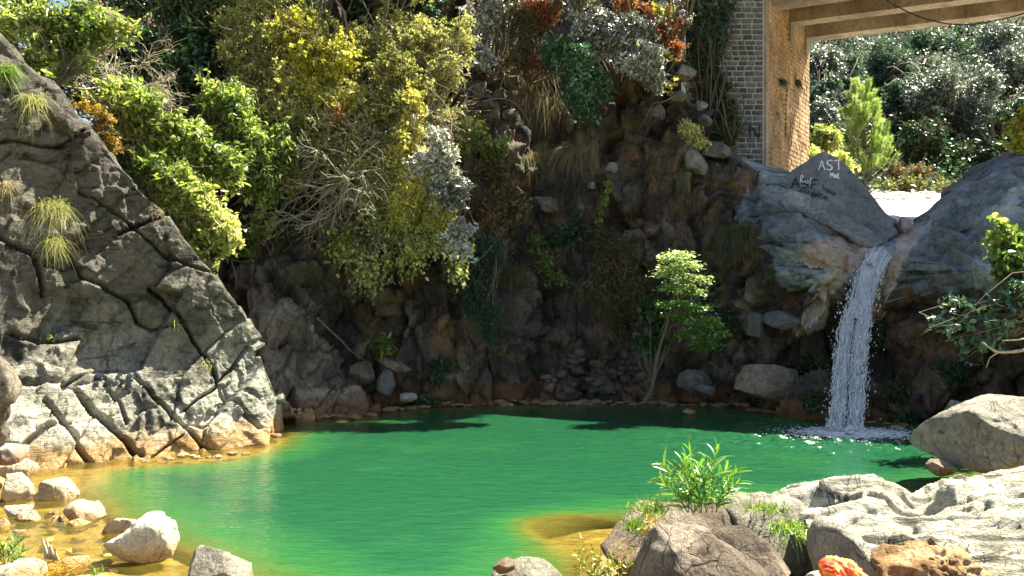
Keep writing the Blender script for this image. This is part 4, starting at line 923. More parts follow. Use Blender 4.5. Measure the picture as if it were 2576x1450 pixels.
dk = np.array([20.15, 19.75, 19.45, 19.2, 18.85, 18.4, 17.95, 17.5])
def fall(y, a):
    px = np.interp(y, yk, lk) * (1 - a) + np.interp(y, yk, rk) * a; d = np.interp(y, yk, dk)
    return np.stack([(px - CX) / F * d, d, CAMH - (y - CY) / F * d], -1)
rw = np.random.default_rng(5); n = 5200; k = 5
y0 = 606 + 490 * rw.random(n) ** .85; y0 = np.where((y0 < 745) & (rw.random(n) < .62), 745 + 340 * rw.random(n), y0); y0 = np.where(y0 < 650, y0 + 22 * rw.random(n), y0); ln = 14 + 62 * rw.random(n) ** 1.5; y1 = np.minimum(y0 + ln, 1094)
dense = rw.random(n) < .7
a_low = np.where(dense, rw.normal(.7, .08, n), rw.normal(.22, .085, n)); a_up = rw.random(n)
tt = np.linspace(0, 1, k)[None]; yy = y0[:, None] + (y1 - y0)[:, None] * tt
bl_ = np.clip((yy - 640) / 170, 0, 1); A = np.clip(a_up, 0, 1)[:, None] * (1 - bl_) + a_low[:, None] * bl_
Ps = fall(yy, A); fallt = np.clip((yy - 640) / 450, 0, 1)
Ps[..., 1] += (rw.normal(0, .09, n)[:, None]) * fallt; Ps += rw.normal(0, .012, Ps.shape) * (0.4 + fallt[..., None])
rad = (0.004 + .011 * rw.random(n) ** 2.2)[:, None] * np.sin(np.pi * (tt * .9 + .05)) ** .6 * (1 + .9 * dense[:, None] * fallt)
V, f = tubes(Ps, rad, 3)
m, nt = new_mat('falling water'); 
b1 = nd(nt, 'ShaderNodeBsdfPrincipled', {'Base Color': (0.95, 0.97, 1.0, 1), 'Roughness': .3, 'Specular IOR Level': .6})
b2 = nd(nt, 'ShaderNodeBsdfTranslucent', {0: (0.85, 0.92, 0.97, 1)}); tr = nd(nt, 'ShaderNodeBsdfTransparent')
mx = nd(nt, 'ShaderNodeMixShader', {0: .4, 1: b1.outputs[0], 2: b2.outputs[0]}).outputs[0]
finish(nt, nd(nt, 'ShaderNodeMixShader', {0: .12, 1: mx, 2: tr.outputs[0]}).outputs[0]); M['fall'] = m
# droplets
nd_ = 3400; yd = 640 + 455 * rw.random(nd_) ** .8; ad = np.where(rw.random(nd_) < .5, rw.normal(.7, .14, nd_), rw.normal(.2, .12, nd_))
up = rw.random(nd_); ad = np.where(yd < 760, up, ad); pd = fall(yd, ad); pd += rw.normal(0, .07, pd.shape)
oc_v = np.array([[1,0,0],[-1,0,0],[0,1,0],[0,-1,0],[0,0,1.9],[0,0,-1.9]]) ; oc_f = np.array([[0,2,4],[2,1,4],[1,3,4],[3,0,4],[2,0,5],[1,2,5],[3,1,5],[0,3,5]])
sz = .005 + .014 * rw.random(nd_) ** 2.5
Vd = (pd[:, None] + oc_v[None] * sz[:, None, None]).reshape(-1, 3); Fd = (oc_f[None] + (np.arange(nd_) * 6)[:, None, None]).reshape(-1, 3)
wf = mk('waterfall', np.concatenate([V, Vd]), [f, Fd + len(V)], M['fall']); wf['kind'] = 'structure'
# thin film of water down the chute
G = np.array([[fall(y, a) for a in np.linspace(.03, .97, 14)] for y in np.linspace(616, 790, 40)]); G[..., 1] += .05
m, nt = new_mat('water film'); p = pos(nt)
al = ramp(nt, noise(nt, mapping(nt, p, (9, 3, 2.2)), 2.6, 8, .75), [(.47, 0.0), (.68, .55)])
bs = nd(nt, 'ShaderNodeBsdfPrincipled', {'Base Color': (0.4, 0.48, 0.56, 1), 'Roughness': .12, 'Specular IOR Level': .8}).outputs[0]
finish(nt, nd(nt, 'ShaderNodeMixShader', {0: al, 1: nd(nt, 'ShaderNodeBsdfTransparent').outputs[0], 2: bs}).outputs[0])
V = G.reshape(-1, 3) + .02 * fbm(G.reshape(-1, 3) * 6, 3)[:, None]; o = mk('water_film', V, grid_faces(40, 14), m); o['kind'] = 'structure'
# foam: low mounds of bubbles round the foot, and flecks drifting off
fvv = []; off = 0; nf_ = 8000
rr_ = np.abs(rw.normal(0, .52, nf_)); an = rw.random(nf_) * 2 * np.pi
fxx = fx + rr_ * np.cos(an) * 1.3 + .12; fyy = fy + rr_ * np.sin(an) * .8; ss = (.012 + .055 * rw.random(nf_) ** 2) * np.clip(1.4 - rr_ * .7, .35, 1.3)
zz = np.maximum(0, .16 * np.exp(-(rr_ / .22) ** 2) * rw.random(nf_)) + .02 + .03 * rw.random(nf_) * np.exp(-rr_)
flat = np.array([1, 1, .22])
Vd = (np.stack([fxx, fyy, zz], 1)[:, None] + (oc_v * np.array([1, 1, .5]))[None] * ss[:, None, None] * flat).reshape(-1, 3)
Fd = (oc_f[None] + (np.arange(nf_) * 6)[:, None, None]).reshape(-1, 3)
o = mk('foam', Vd, Fd, M['fall'], smooth=True); tag(o, 'white foam churned up at the foot of the waterfall', 'foam', None, 'stuff')

# ------------------------------------------------------------------ plants
def unit(a): return a / np.maximum(np.linalg.norm(a, axis=-1, keepdims=True), 1e-9)
def leaves(Pt, D, Nn, Ln, Wd, rg, fold=.25, hexa=False):
    """one folded leaf per point: Pt base, D along, Nn up"""
    D = unit(D); S = unit(np.cross(D, Nn)); U = np.cross(S, D); n = len(Pt)
    L = Ln[:, None]; W = Wd[:, None] / 2
    if hexa:
        pts = [Pt, Pt + D * L * .3 + S * W * .9 + U * W * fold, Pt + D * L * .65 + S * W * .8 + U * W * fold * .6, Pt + D * L - U * L * .12, Pt + D * L * .65 - S * W * .8 + U * W * fold * .6, Pt + D * L * .3 - S * W * .9 + U * W * fold]
        V = np.stack(pts, 1).reshape(-1, 3); b = (np.arange(n) * 6)[:, None, None]
        f = (np.array([[0, 1, 2, 3], [0, 3, 4, 5]])[None] + b).reshape(-1, 4); return V, f, 6
    pts = [Pt, Pt + D * L * .45 + S * W + U * W * fold, Pt + D * L - U * L * .06, Pt + D * L * .45 - S * W + U * W * fold]
    V = np.stack(pts, 1).reshape(-1, 3); b = (np.arange(n) * 4)[:, None, None]
    f = (np.array([[0, 1, 2], [0, 2, 3]])[None] + b).reshape(-1, 3); return V, f, 4
SEED = [1000]
def bush(name, label, cat, blobs, mat, base=None, L=.13, W=.5, n=220, lpt=16, tl=.6, droop=.15, up=.4, twig='dtwig', group=None, shell=.55, limb=.035, twr=.006, tvar=1.0, hexa=False, horiz=.5, tint0=0.0, nb=None):
    SEED[0] += 1; rg = np.random.default_rng(SEED[0])
    B = []
    for b in blobs:
        px, py, d, rx, ry = b[:5]; c = P(px, py, d); B.append((c, np.array([rx * d / F, (b[5] if len(b) > 5 else min(rx, ry) * .8) * d / F, ry * d / F])))
    B0 = list(B); B = []
    for c, r3 in B0:                                   # ragged crown: each mass is several smaller ones
        B.append((c, r3 * .72))
        for _ in range(6):
            v = unit(rg.normal(size=3)); B.append((c + v * r3 * rg.uniform(.45, .85), r3 * rg.uniform(.3, .52)))
    if base is None: base = B[0][0] - np.array([0, -B[0][1][1] * .7, B[0][1][2] * 1.0])
    else: base = hit(*base)[0] if len(base) == 2 else np.array(base, float)
    root = thing(name, label, cat, base, group)
    area = np.array([(b[1][0] * b[1][2]) for b in B]); pr = area / area.sum()
    which = rg.choice(len(B), n, p=pr)
    C = np.array([b[0] for b in B])[which]; R = np.array([b[1] for b in B])[which]
    out_ = 1 + .35 * (rg.random(n) < .16) * rg.random(n); dv = unit(rg.normal(size=(n, 3))); fr_ = out_ * (shell + (1.05 - shell) * rg.random(n)) * (0.86 + .2 * pn(C + dv * 1.7 + 9.1) * 2)
    tip = C + dv * R * fr_[:, None]
    tdir = unit(dv * np.array([1, 1, .6]) + np.array([0, 0, up]) + rg.normal(size=(n, 3)) * .45)
    tls = tl * (.6 + .8 * rg.random(n)); st = tip - tdir * tls[:, None]
    k = 5; t = np.linspace(0, 1, k)[None, :, None]
    kink = rg.normal(size=(n, 1, 3)) * tls[:, None, None] * .16
    Ps = st[:, None] + (tip - st)[:, None] * t + kink * np.sin(np.pi * t) - np.array([0, 0, 1.0]) * droop * tls[:, None, None] * t ** 2
    # leaves along the twigs
    tt = .15 + .85 * (np.arange(lpt)[None] + rg.random((n, lpt))) / lpt
    fi = tt * (k - 1); i0 = np.minimum(fi.astype(int), k - 2); w = (fi - i0)[..., None]
    ar = np.arange(n)[:, None]; pt = Ps[ar, i0] * (1 - w) + Ps[ar, i0 + 1] * w; td = unit(Ps[ar, i0 + 1] - Ps[ar, i0])
    lat = unit(np.cross(td, rg.normal(size=td.shape))); D = unit(td * .55 + lat * .9 + np.array([0, 0, -.25 * droop - .05]))
    upv = unit(np.array([0, 0, horiz * 2]) + dv[:, None] * .6 + rg.normal(size=td.shape) * .55) if nb is None else unit(np.array(nb) + rg.normal(size=td.shape) * .38)
    m = n * lpt; Ln = L * (.6 + .8 * rg.random(m)); pt = pt.reshape(-1, 3)
    V, f, nv = leaves(pt, D.reshape(-1, 3), upv.reshape(-1, 3), Ln, Ln * W, rg, hexa=hexa)
    ti = np.clip(tint0 + .5 + (pn(pt * .7 + 3.3) * .7 + rg.normal(size=m) * .2) * tvar, 0, 1)
    o = mk('foliage', V, f, M[mat], root, smooth=True, tint=np.repeat(ti, nv)); o['kind'] = 'stuff'
    Vt, ft = tubes(Ps, np.linspace(1, .35, k)[None] * twr * (.7 + .6 * rg.random((n, 1))), 3)
    o = mk('twigs', Vt, ft, M[twig], root); o['kind'] = 'stuff'
    if limb:
        nl = min(n, 6 * len(B0) + 8); sel = rg.choice(n, nl, replace=False); e = st[sel]
        kk = 6; t = np.linspace(0, 1, kk)[None, :, None]; b0 = np.array(base)[None, None]
        LP = b0 + (e[:, None] - b0) * t + rg.normal(size=(nl, 1, 3)) * .12 * np.linalg.norm(e - base, axis=1)[:, None, None] * np.sin(np.pi * t) + np.array([0, 0, .1]) * np.linalg.norm(e - base, axis=1)[:, None, None] * np.sin(np.pi * t)
        Vt, ft = tubes(LP, np.linspace(1, .3, kk)[None] * limb * (.6 + .6 * rg.random((nl, 1))), 5)
        mk('branches', Vt, ft, M[twig], root)
    return root
def ramify(B, D, Ln, levels, nch, rg, droop=0.0, wig=.3, shrink=.55):
    out = []; k = 7
    for lv in range(levels):
        n = len(B); C = np.zeros((n, k, 3)); C[:, 0] = B; d = unit(D)
        for i in range(1, k):
            d = unit(d + rg.normal(size=(n, 3)) * wig - np.array([0, 0, droop * .12])); C[:, i] = C[:, i - 1] + d * (Ln / (k - 1))[:, None]
        out.append(C)
        idx = np.repeat(np.arange(n), nch); fi = rg.integers(1, k - 1, len(idx)); T = unit(C[idx, fi + 1] - C[idx, fi])
        B = C[idx, fi]; D = T * .7 + unit(np.cross(T, rg.normal(size=T.shape))) * .8; Ln = Ln[idx] * shrink * (.6 + .7 * rg.random(len(idx)))
    return out
def bare(name, label, cat, base, tips, mat, nlimb, Ls, levels=3, nch=6, r=.018, droop=.2, leaf=None, spread=.35, wig=.3):
    SEED[0] += 1; rg = np.random.default_rng(SEED[0]); base = np.array(base, float); root = thing(name, label, cat, base)
    T = np.array([P(*t) for t in tips]); i = rg.integers(0, len(T), nlimb); D = unit(T[i] - base) + rg.normal(size=(nlimb, 3)) * spread
    Ln = np.linalg.norm(T[i] - base, axis=1) * Ls * (.7 + .5 * rg.random(nlimb))
    lev = ramify(np.repeat(base[None], nlimb, 0) + rg.normal(size=(nlimb, 3)) * .08, D, Ln, levels, nch, rg, droop, wig)
    for q, C in enumerate(lev):
        V, f = tubes(C, np.linspace(1, .45, C.shape[1])[None] * (r * .55 ** q) * (.7 + .6 * rg.random((len(C), 1))), 4 if q < 2 else 3)
        o = mk('branches' if q == 0 else 'twigs', V, f, M[mat], root)
        if q: o['kind'] = 'stuff'
    if leaf:
        C = lev[-1].reshape(-1, 3); C = C[rg.random(len(C)) < leaf[3]]; m = len(C); Ln = leaf[1] * (.6 + .7 * rg.random(m))
        V, f, nv = leaves(C, rg.normal(size=(m, 3)), np.array([0, -.3, 1.]) + rg.normal(size=(m, 3)) * .5, Ln, Ln * leaf[2], rg)
        o = mk('foliage', V, f, M[leaf[0]], root, tint=np.repeat(rg.random(m), nv)); o['kind'] = 'stuff'
    return root
def trunk(root, pts, r0, r1, mat='bark', name='trunk'):
    C = np.array(pts); n = 24; s = np.linspace(0, 1, len(C)); u = np.linspace(0, 1, n)
    q = smooth1(np.stack([np.interp(u, s, C[:, i]) for i in range(3)], 1), 5) ; q[0] = C[0]; q[-1] = C[-1]
    q = q + .02 * np.stack([pn(q * 3 + 9), pn(q * 3 + 19), pn(q * 3 + 29)], 1)
    V, f = tubes(q[None], np.linspace(r0, r1, n)[None], 9); mk(name, V, f, M[mat], root)
def blades(B, D, Ln, Wd, droop, rg, k=5):
    n = len(B); D = unit(D); t = np.linspace(0, 1, k)
    C = B[:, None] + D[:, None] * (Ln[:, None] * t[None])[..., None] - np.array([0, 0, 1.0]) * ((droop * Ln)[:, None] * t[None] ** 2)[..., None]
    S = unit(np.cross(D, np.array([.2, -1, .3]) + rg.normal(size=(n, 3)) * .5)); wd = (Wd[:, None] * (1 - t[None] ** 1.5 * .92)) / 2
    V = np.stack([C + S[:, None] * wd[..., None], C - S[:, None] * wd[..., None]], 2).reshape(-1, 3)
    idx = np.arange(n * k * 2).reshape(n, k, 2)
    f = np.stack([idx[:, :-1, 0], idx[:, 1:, 0], idx[:, 1:, 1], idx[:, :-1, 1]], -1).reshape(-1, 4)
    return V, f, k * 2
def tuft(label, px, py, wpx, hpx, n, mat, hang=1.0, width=.009, up=.35, group=None, name='grass_tuft', bvh=None, spread=.5, cat='grass tuft'):
    SEED[0] += 1; rg = np.random.default_rng(SEED[0])
    Bp = []
    for _ in range(14):
        q, nn = hit(px + rg.uniform(-.5, .5) * wpx, py + rg.uniform(-.5, .5) * wpx * .35, bvh); Bp.append((q, nn))
    med = np.median([b[0][1] for b in Bp]); Bp = [b for b in Bp if abs(b[0][1] - med) < .8] or Bp
    i = rg.integers(0, len(Bp), n); B = np.array([b[0] for b in Bp])[i] + rg.normal(size=(n, 3)) * .04; Nn = np.array([b[1] for b in Bp])[i]
    d = np.linalg.norm(B[:, :2], axis=1).mean(); Ln = hpx * d / F * (.55 + .75 * rg.random(n))
    D = unit(Nn * .7 + np.array([0, -.1, up]) + rg.normal(size=(n, 3)) * spread)
    V, f, nv = blades(B, D, Ln * (1 if hang < .6 else .75), np.full(n, width), np.full(n, hang) * (.8 + .5 * rg.random(n)), rg)
    o = mk(name, V, f, M[mat], origin=B.mean(0), tint=np.repeat(np.clip(.5 + rg.normal(size=n) * .25, 0, 1), nv)); tag(o, label, cat, group)
    return o

# --- upper left
bush('tree', 'thin trunked tree with yellow green leaves in the top left corner', 'tree', [(150,60,17.2,150,95,70),(90,150,16.9,80,70,50),(250,60,17.6,110,80,60),(20,40,16.8,70,60,50)], 'lf_green', base=P(150,205,17.3), L=.12, n=460, lpt=13, tl=.6, twig='bark', hexa=True)
t_ = bush('tree', 'leaning pale trunked sapling behind the top of the slab', 'tree', [(225,40,18.2,80,60,40),(190,120,18.0,50,50,30)], 'lf_olive', base=P(148,215,17.8), L=.11, n=90, lpt=9, tl=.55, twig='twig')
trunk(t_, [P(148,215,17.8), P(165,160,17.9), P(188,100,18.0), P(200,30,18.1)], .06, .03)
bush('bush', 'dark shaded bush mass high behind the leaning slab', 'bush', [(330,110,21.5,180,120,90),(420,220,21.2,140,120,80),(250,220,20.5,90,70,60),(520,120,22,120,140,80)], 'lf_dark', base=P(380,380,21.8), L=.17, n=560, lpt=15, tl=.7, hexa=True)
bush('tree', 'dark tree filling the top edge left of the yellow green tree', 'tree', [(420,10,23,200,80,90),(560,30,23.4,130,110,90),(300,-40,22.5,160,80,80)], 'lf_dark', base=P(450,170,23.5), L=.16, n=380, lpt=14, tl=.7)
bare('bush', 'dry bare bush above the big leafy green bush', 'bush', P(320,240,19.2), [(230,180,19,),(300,165,19),(380,170,19.1),(440,205,19.2)], 'twig', 16, 1.0, 3, 7, .016, .1)
bush('bush', 'big leafy bright green bush leaning over the slab crest', 'bush', [(330,270,18.0,120,80,60),(450,330,18.2,120,85,60),(540,400,18.6,90,80,50),(400,400,17.8,80,70,40),(270,230,17.7,70,40,40)], 'lf_green', base=P(420,470,18.7), L=.13, W=.5, n=950, lpt=17, tl=.6, droop=.35, hexa=True, tint0=.12)
bush('bush', 'pale green drooping bush below the big leafy one along the slab edge', 'bush', [(470,480,17.8,90,70,45),(530,550,17.9,75,60,40),(430,430,17.7,60,50,35),(570,585,18.0,45,30,30)], 'lf_lime', base=P(520,560,18.8), L=.13, W=.48, n=640, lpt=15, tl=.5, droop=.4, hexa=True)
bush('bush', 'dark green hanging bush right of the bright leafy bush', 'bush', [(610,320,19.8,90,90,50),(660,420,19.8,60,70,40),(590,240,20.2,90,70,50),(700,350,20.0,50,60,40)], 'lf_green', base=P(640,470,21.2), L=.14, W=.42, n=620, lpt=15, tl=.6, droop=.6, hexa=True, tint0=-.02)
bush('shrub', 'small orange brown shrub on the crest of the slab', 'shrub', [(250,300,16.9,50,35,20),(290,355,17.0,25,28,15),(215,260,16.8,30,16,15)], 'lf_orange', base=P(270,345,17.1), L=.06, n=170, lpt=13, tl=.3)
bush('shrub', 'tiny green shrub rooted at the lower end of the slab crest', 'shrub', [(500,640,17.5,30,35,20),(530,665,17.6,15,15,10)], 'lf_lime', base=P(505,680,17.7), L=.09, n=90, lpt=9, tl=.3)
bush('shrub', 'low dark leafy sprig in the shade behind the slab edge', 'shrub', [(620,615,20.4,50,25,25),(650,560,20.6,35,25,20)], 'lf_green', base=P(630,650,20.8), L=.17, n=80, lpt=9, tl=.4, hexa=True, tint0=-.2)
# --- olive tree
bush('tree', 'tall leafy tree left of the bridge with an unseen crown added to shade the pool', 'tree', [(1700,-210,23.5,90,80,40),(1820,-200,23.6,90,80,40)], 'lf_teal', base=P(1705,150,25), L=.2, n=520, lpt=15, tl=.6)  # crown stands above the view, added to throw shade on the pool
bush('bush', 'olive leaved brush joining the feathery tree and the green bushes', 'bush', [(650,250,20.9,110,120,50),(800,330,20.9,120,80,50),(940,250,21.2,120,90,50),(720,420,20.7,70,60,40),(900,400,20.8,80,60,40),(1010,170,21.4,120,90,50),(620,110,21.4,110,90,50)], 'lf_olive', base=P(800,440,22), L=.085, W=.6, n=1300, lpt=18, tl=.6, twig='bark', twr=.004, limb=.015)
bush('tree', 'wide feathery olive green tree hanging over the cliff top', 'tree', [(700,110,22.6,190,140,110),(880,130,22.6,200,150,120),(1050,110,23.0,150,120,90),(950,260,22.0,160,90,70),(760,280,21.8,130,90,70),(1060,240,22.4,110,70,60),(760,-90,22.8,200,120,90),(1000,-110,23.0,220,120,90),(560,-60,22.6,150,120,90)], 'lf_olive', base=P(860,430,23.4), L=.09, W=.62, n=1900, lpt=24, tl=.75, twig='bark', twr=.005, limb=.05, up=.5)
bush('tree', 'bright yellow green crown in the middle of the olive tree', 'tree', [(800,150,21.4,110,110,50),(740,80,21.7,80,60,40),(830,240,21.2,70,60,40),(760,220,21.3,70,60,40)], 'lf_yolive', base=P(800,400,22.8), L=.09, W=.62, n=900, lpt=22, tl=.6, twig='bark', twr=.005, limb=.02)
bush('tree', 'dark evergreen behind the olive tree at the top edge', 'tree', [(700,-30,25.5,250,110,110),(980,-20,26,240,110,110),(620,160,24,120,140,80)], 'lf_dark', base=P(820,160,25.8), L=.15, n=560, lpt=14, tl=.8)
bare('bush', 'bare pale twigged bush hanging below the olive tree', 'bush', P(880,400,21.4), [(720,430,20.6),(700,520,20.2),(780,560,20.2),(830,600,20.2),(740,480,20.4),(900,540,20.4)], 'twig', 18, .95, 3, 8, .02, .3, ('lf_olive', .05, .6, .25), .3, .25)
bare('bush', 'second bare thicket hanging between the olive crown and the yellow leaves', 'bush', P(940,300,21.6), [(860,380,20.8),(900,470,20.5),(960,400,20.7),(800,400,20.8),(880,430,20.6)], 'twig', 10, .95, 3, 7, .018, .3, ('lf_olive', .08, .6, .6), .35, .25)
bush('bush', 'leafy grey green bush under the olive canopy', 'bush', [(620,200,21.2,90,110,60),(930,360,21.4,110,70,50),(680,340,21.0,70,70,40)], 'lf_olive', base=P(760,430,22.0), L=.1, n=430, lpt=14, tl=.6, twig='twig', tint0=-.2)
bush('bush', 'tall yellow leaved bush right of the bare twigs', 'bush', [(1020,330,20.7,50,90,35),(1040,250,20.9,30,45,20),(1050,460,20.4,85,90,45),(1090,540,20.3,70,60,40),(1000,520,20.4,50,60,35)], 'lf_yellow', base=P(1060,560,21.6), L=.1, W=.6, n=430, lpt=15, tl=.45, twig='twig')
bush('bush', 'green bush mixed under the yellow leaves', 'bush', [(980,440,20.9,90,110,50),(1010,570,20.5,120,60,45),(1080,610,20.4,90,45,35)], 'lf_lime', base=P(1040,600,21.6), L=.1, W=.6, n=380, lpt=14, tl=.5)
bush('bush', 'glossy white glinting bush on the right flank of the yellow bush', 'bush', [(1105,400,20.3,60,85,35),(1140,480,20.2,55,90,35),(1150,575,20.1,45,60,30)], 'lf_glint', base=P(1130,600,21.6), L=.11, W=.5, n=560, lpt=16, tl=.4, nb=(.3, -.7, .65), hexa=True)
bush('bush', 'trailing green leaves hanging from the lip over the brown wall', 'bush', [(880,600,20.6,90,40,35),(920,660,20.4,50,45,25),(1000,620,20.5,70,35,30),(1160,650,20.6,35,40,25)], 'lf_lime', base=P(930,580,21.4), L=.11, W=.65, n=190, lpt=10, tl=.6, droop=.9, up=-.6)
bush('shrub', 'small twig of orange leaves in front of the bare bush', 'shrub', [(855,285,20.6,14,20,10)], 'lf_red', base=P(858,330,20.9), L=.12, n=14, lpt=8, tl=.3, hexa=True, tint0=.4, limb=.012)
bare('bush', 'grey leafless branches showing through the olive canopy', 'bush', P(900,430,22.4), [(620,180,21.4),(760,60,21.2),(900,40,21.4),(1040,90,21.8),(1160,180,21.9),(980,200,21.4),(700,300,21.0)], 'bark', 10, 1.0, 3, 6, .025, -.1, ('lf_olive', .07, .6, .6), .2, .2)
bare('branch', 'crooked bare branches reaching right from the olive tree', 'branch', P(1060,330,22.3), [(1190,240,22.0),(1240,300,22.2),(1150,420,22.0),(1200,380,22.0)], 'twig', 8, 1.0, 3, 5, .02, .1, None, .2, .25)
bush('tree', 'olive leaved branches spilling over the right end of the olive crown', 'tree', [(1110,160,22.2,90,80,50),(1150,80,22.6,70,70,50),(1090,290,22.2,60,50,40),(560,330,20.8,70,70,40)], 'lf_olive', base=P(1060,360,23), L=.08, W=.6, n=420, lpt=18, tl=.6, twig='twig', twr=.006)
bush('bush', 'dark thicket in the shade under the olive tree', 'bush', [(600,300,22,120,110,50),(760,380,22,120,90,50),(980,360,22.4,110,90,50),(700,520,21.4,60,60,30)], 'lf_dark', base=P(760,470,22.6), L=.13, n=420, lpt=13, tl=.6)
bush('tree', 'dark tree closing the gap above the slab at the left edge', 'tree', [(40,-20,20,150,90,60),(-60,60,19,120,90,60),(200,120,20.5,110,90,60),(170,220,19.6,60,60,40),(120,150,19.4,70,60,40)], 'lf_dark', base=P(100,230,20.5), L=.16, n=420, lpt=14, tl=.7)
# --- top middle
bush('tree', 'glossy grey green tree at the top edge right of the olive tree', 'tree', [(1225,40,24.6,80,70,50),(1200,130,24.3,60,50,40),(1290,20,25,60,50,40),(1230,-80,24.6,140,80,60)], 'lf_glint', base=P(1240,200,25.4), L=.12, n=330, lpt=15, tl=.55, nb=(.3, -.7, .65))
bush('bush', 'dull reddish bush at the top edge left of the glossy tree', 'bush', [(1340,50,24.9,70,70,45),(1310,130,24.6,60,55,40),(1380,140,24.6,40,50,30)], 'lf_brown', base=P(1330,215,25.3), L=.09, n=330, lpt=14, tl=.55)
bush('bush', 'rust red crown at the very top edge', 'bush', [(1375,20,24.6,50,35,30),(1330,15,24.7,40,20,20),(1340,150,24.2,20,25,15)], 'lf_red', base=P(1370,90,25.2), L=.08, n=190, lpt=13, tl=.4, tint0=-.2)
bush('tree', 'big glossy tree glinting white above the mossy cliff', 'tree', [(1560,100,23.9,110,80,60),(1640,165,23.2,75,60,45),(1500,50,24.0,80,60,50),(1600,60,23.6,70,60,40),(1440,-70,24.4,120,90,60)], 'lf_glint', base=P(1560,240,24.9), L=.13, W=.42, n=900, lpt=16, tl=.55, nb=(.3, -.7, .65), hexa=True)
bush('tree', 'blue green hanging crown on the left of the glossy tree', 'tree', [(1440,160,23.5,75,80,50),(1470,240,23.2,65,55,45),(1400,120,23.9,50,50,35),(1500,200,23.3,50,60,40)], 'lf_ggreen', base=P(1480,230,24.7), L=.14, W=.45, n=470, lpt=15, tl=.5, droop=.3, hexa=True)
bush('shrub', 'orange red shrub at the top edge beside the glossy tree', 'shrub', [(1620,25,24.1,50,40,30),(1660,75,23.9,40,35,25),(1580,0,24.3,50,25,25),(1700,110,23.6,25,20,15)], 'lf_red', base=P(1650,130,24.4), L=.12, W=.45, n=240, lpt=13, tl=.45, hexa=True)
bush('shrub', 'yellow orange leaves fringing the red shrub by the rocks', 'shrub', [(1670,35,23.9,25,40,20),(1680,120,23.8,20,25,15),(1690,205,23.7,12,16,10)], 'lf_yellow', base=P(1690,150,24.4), L=.12, n=60, lpt=10, tl=.4)
bush('shrub', 'grey leaved shrub between the red shrub and the bridge wall', 'shrub', [(1710,30,24.6,35,35,25),(1690,65,24.8,25,25,20)], 'lf_glint', base=P(1715,80,25.2), L=.1, n=130, lpt=13, tl=.4, nb=(.3, -.7, .65))
bush('tree', 'dark tree behind the top of the cliff left of the bridge', 'tree', [(1450,-40,28,260,110,90),(1200,-30,28,200,110,90),(1700,-60,28.5,160,90,80)], 'lf_teal', base=P(1450,120,29), L=.16, n=460, lpt=14, tl=.8)
# --- cliff plants
bush('shrub', 'mid green shrub on the cliff right of the yellow bush', 'shrub', [(1185,320,22.6,45,30,25),(1240,370,22.5,50,35,25),(1160,350,22.6,30,30,20)], 'lf_green', base=P(1200,400,23.5), L=.13, n=170, lpt=11, tl=.45, hexa=True)
bush('shrub', 'sparse rusty shrub down the middle of the cliff', 'shrub', [(1240,430,22.2,60,50,30),(1270,500,22.1,65,60,30),(1230,560,22,45,60,25)], 'lf_brown', base=P(1260,570,23.2), L=.12, n=240, lpt=9, tl=.5)
bush('fern', 'feathery dark teal plant hanging down the cliff buttress', 'fern', [(1215,620,21.4,65,45,30),(1215,700,21.3,50,60,30),(1220,790,21.3,42,60,25),(1180,740,21.4,30,50,20)], 'lf_teal', base=P(1215,600,22.3), L=.09, W=.35, n=420, lpt=20, tl=.4, droop=.9, up=-.5)
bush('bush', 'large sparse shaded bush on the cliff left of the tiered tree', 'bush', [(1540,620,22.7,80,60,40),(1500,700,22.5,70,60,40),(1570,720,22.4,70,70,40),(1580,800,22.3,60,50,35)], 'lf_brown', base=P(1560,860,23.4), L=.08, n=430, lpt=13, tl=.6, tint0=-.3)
bush('shrub', 'green sprigs in the cleft of the cliff', 'shrub', [(1365,640,23.1,30,50,15),(1390,690,23,35,25,15),(1350,600,23.2,20,30,12)], 'lf_green', base=P(1370,720,23.6), L=.1, n=90, lpt=9, tl=.35)
for lab, x, y, rx, ry in [('small fern at the crevice foot on the far shore', 1365, 935, 30, 16), ('dark fern low on the cliff beside the tan boulder', 2030, 915, 50, 35), ('fern clump under the tan fractured boulder', 1900, 1012, 55, 10),
                          ('fern clump right of the waterfall foot', 2260, 985, 50, 25), ('fern clump close to the water by the small upright boulder', 2290, 1040, 45, 18), ('fern tuft on the waterline below the pointed boulder', 1075, 1000, 35, 14),
                          ('fern on the ledge above the two lodged boulders', 1835, 790, 35, 25), ('dark fern on the wet wall right behind the fall', 2215, 830, 30, 30), ('low ferns along the shore under the scree', 1500, 1000, 60, 9), ('dark weeds beside the grey buttress', 1100, 920, 40, 40),
                          ('moss fern under the tan boulder ledge near the falling water', 2050, 1000, 35, 30), ('fern patch on the dark wall under the right hand branches', 2400, 930, 50, 30)]:
    q, nn = hit(x, y); dd = q[1] - .15
    bush('fern', lab, 'fern', [(x, y, dd, rx, ry, rx * .4)], 'lf_dark', base=q, L=.1, W=.4, n=90, lpt=12, tl=.3, droop=.5, limb=0, tint0=.15)
bush('plant', 'broad leaved green plant on the ledge above the far shore boulders', 'plant', [(960,858,21.0,28,12,12)], 'lf_green', base=P(945,868,21.2), L=.24, W=.33, n=16, lpt=7, tl=.35, hexa=True, limb=0)
bush('shrub', 'lime green shrub lit by sun under the rock pile near the bridge', 'shrub', [(1745,325,23.0,34,32,22),(1755,350,23.0,25,18,15)], 'lf_lime', base=P(1755,368,23.3), L=.1, W=.45, n=170, lpt=11, tl=.3)
bush('vine', 'trailing vine of round green leaves on the cliff', 'vine', [(1528,470,23.0,10,25,4),(1520,500,23.0,10,25,4),(1508,540,23.0,9,30,4),(1505,570,23.0,9,20,4)], 'lf_green', base=P(1535,435,23.2), L=.12, W=1.0, n=34, lpt=3, tl=.15, droop=.3, hexa=True, limb=0, tint0=.1)
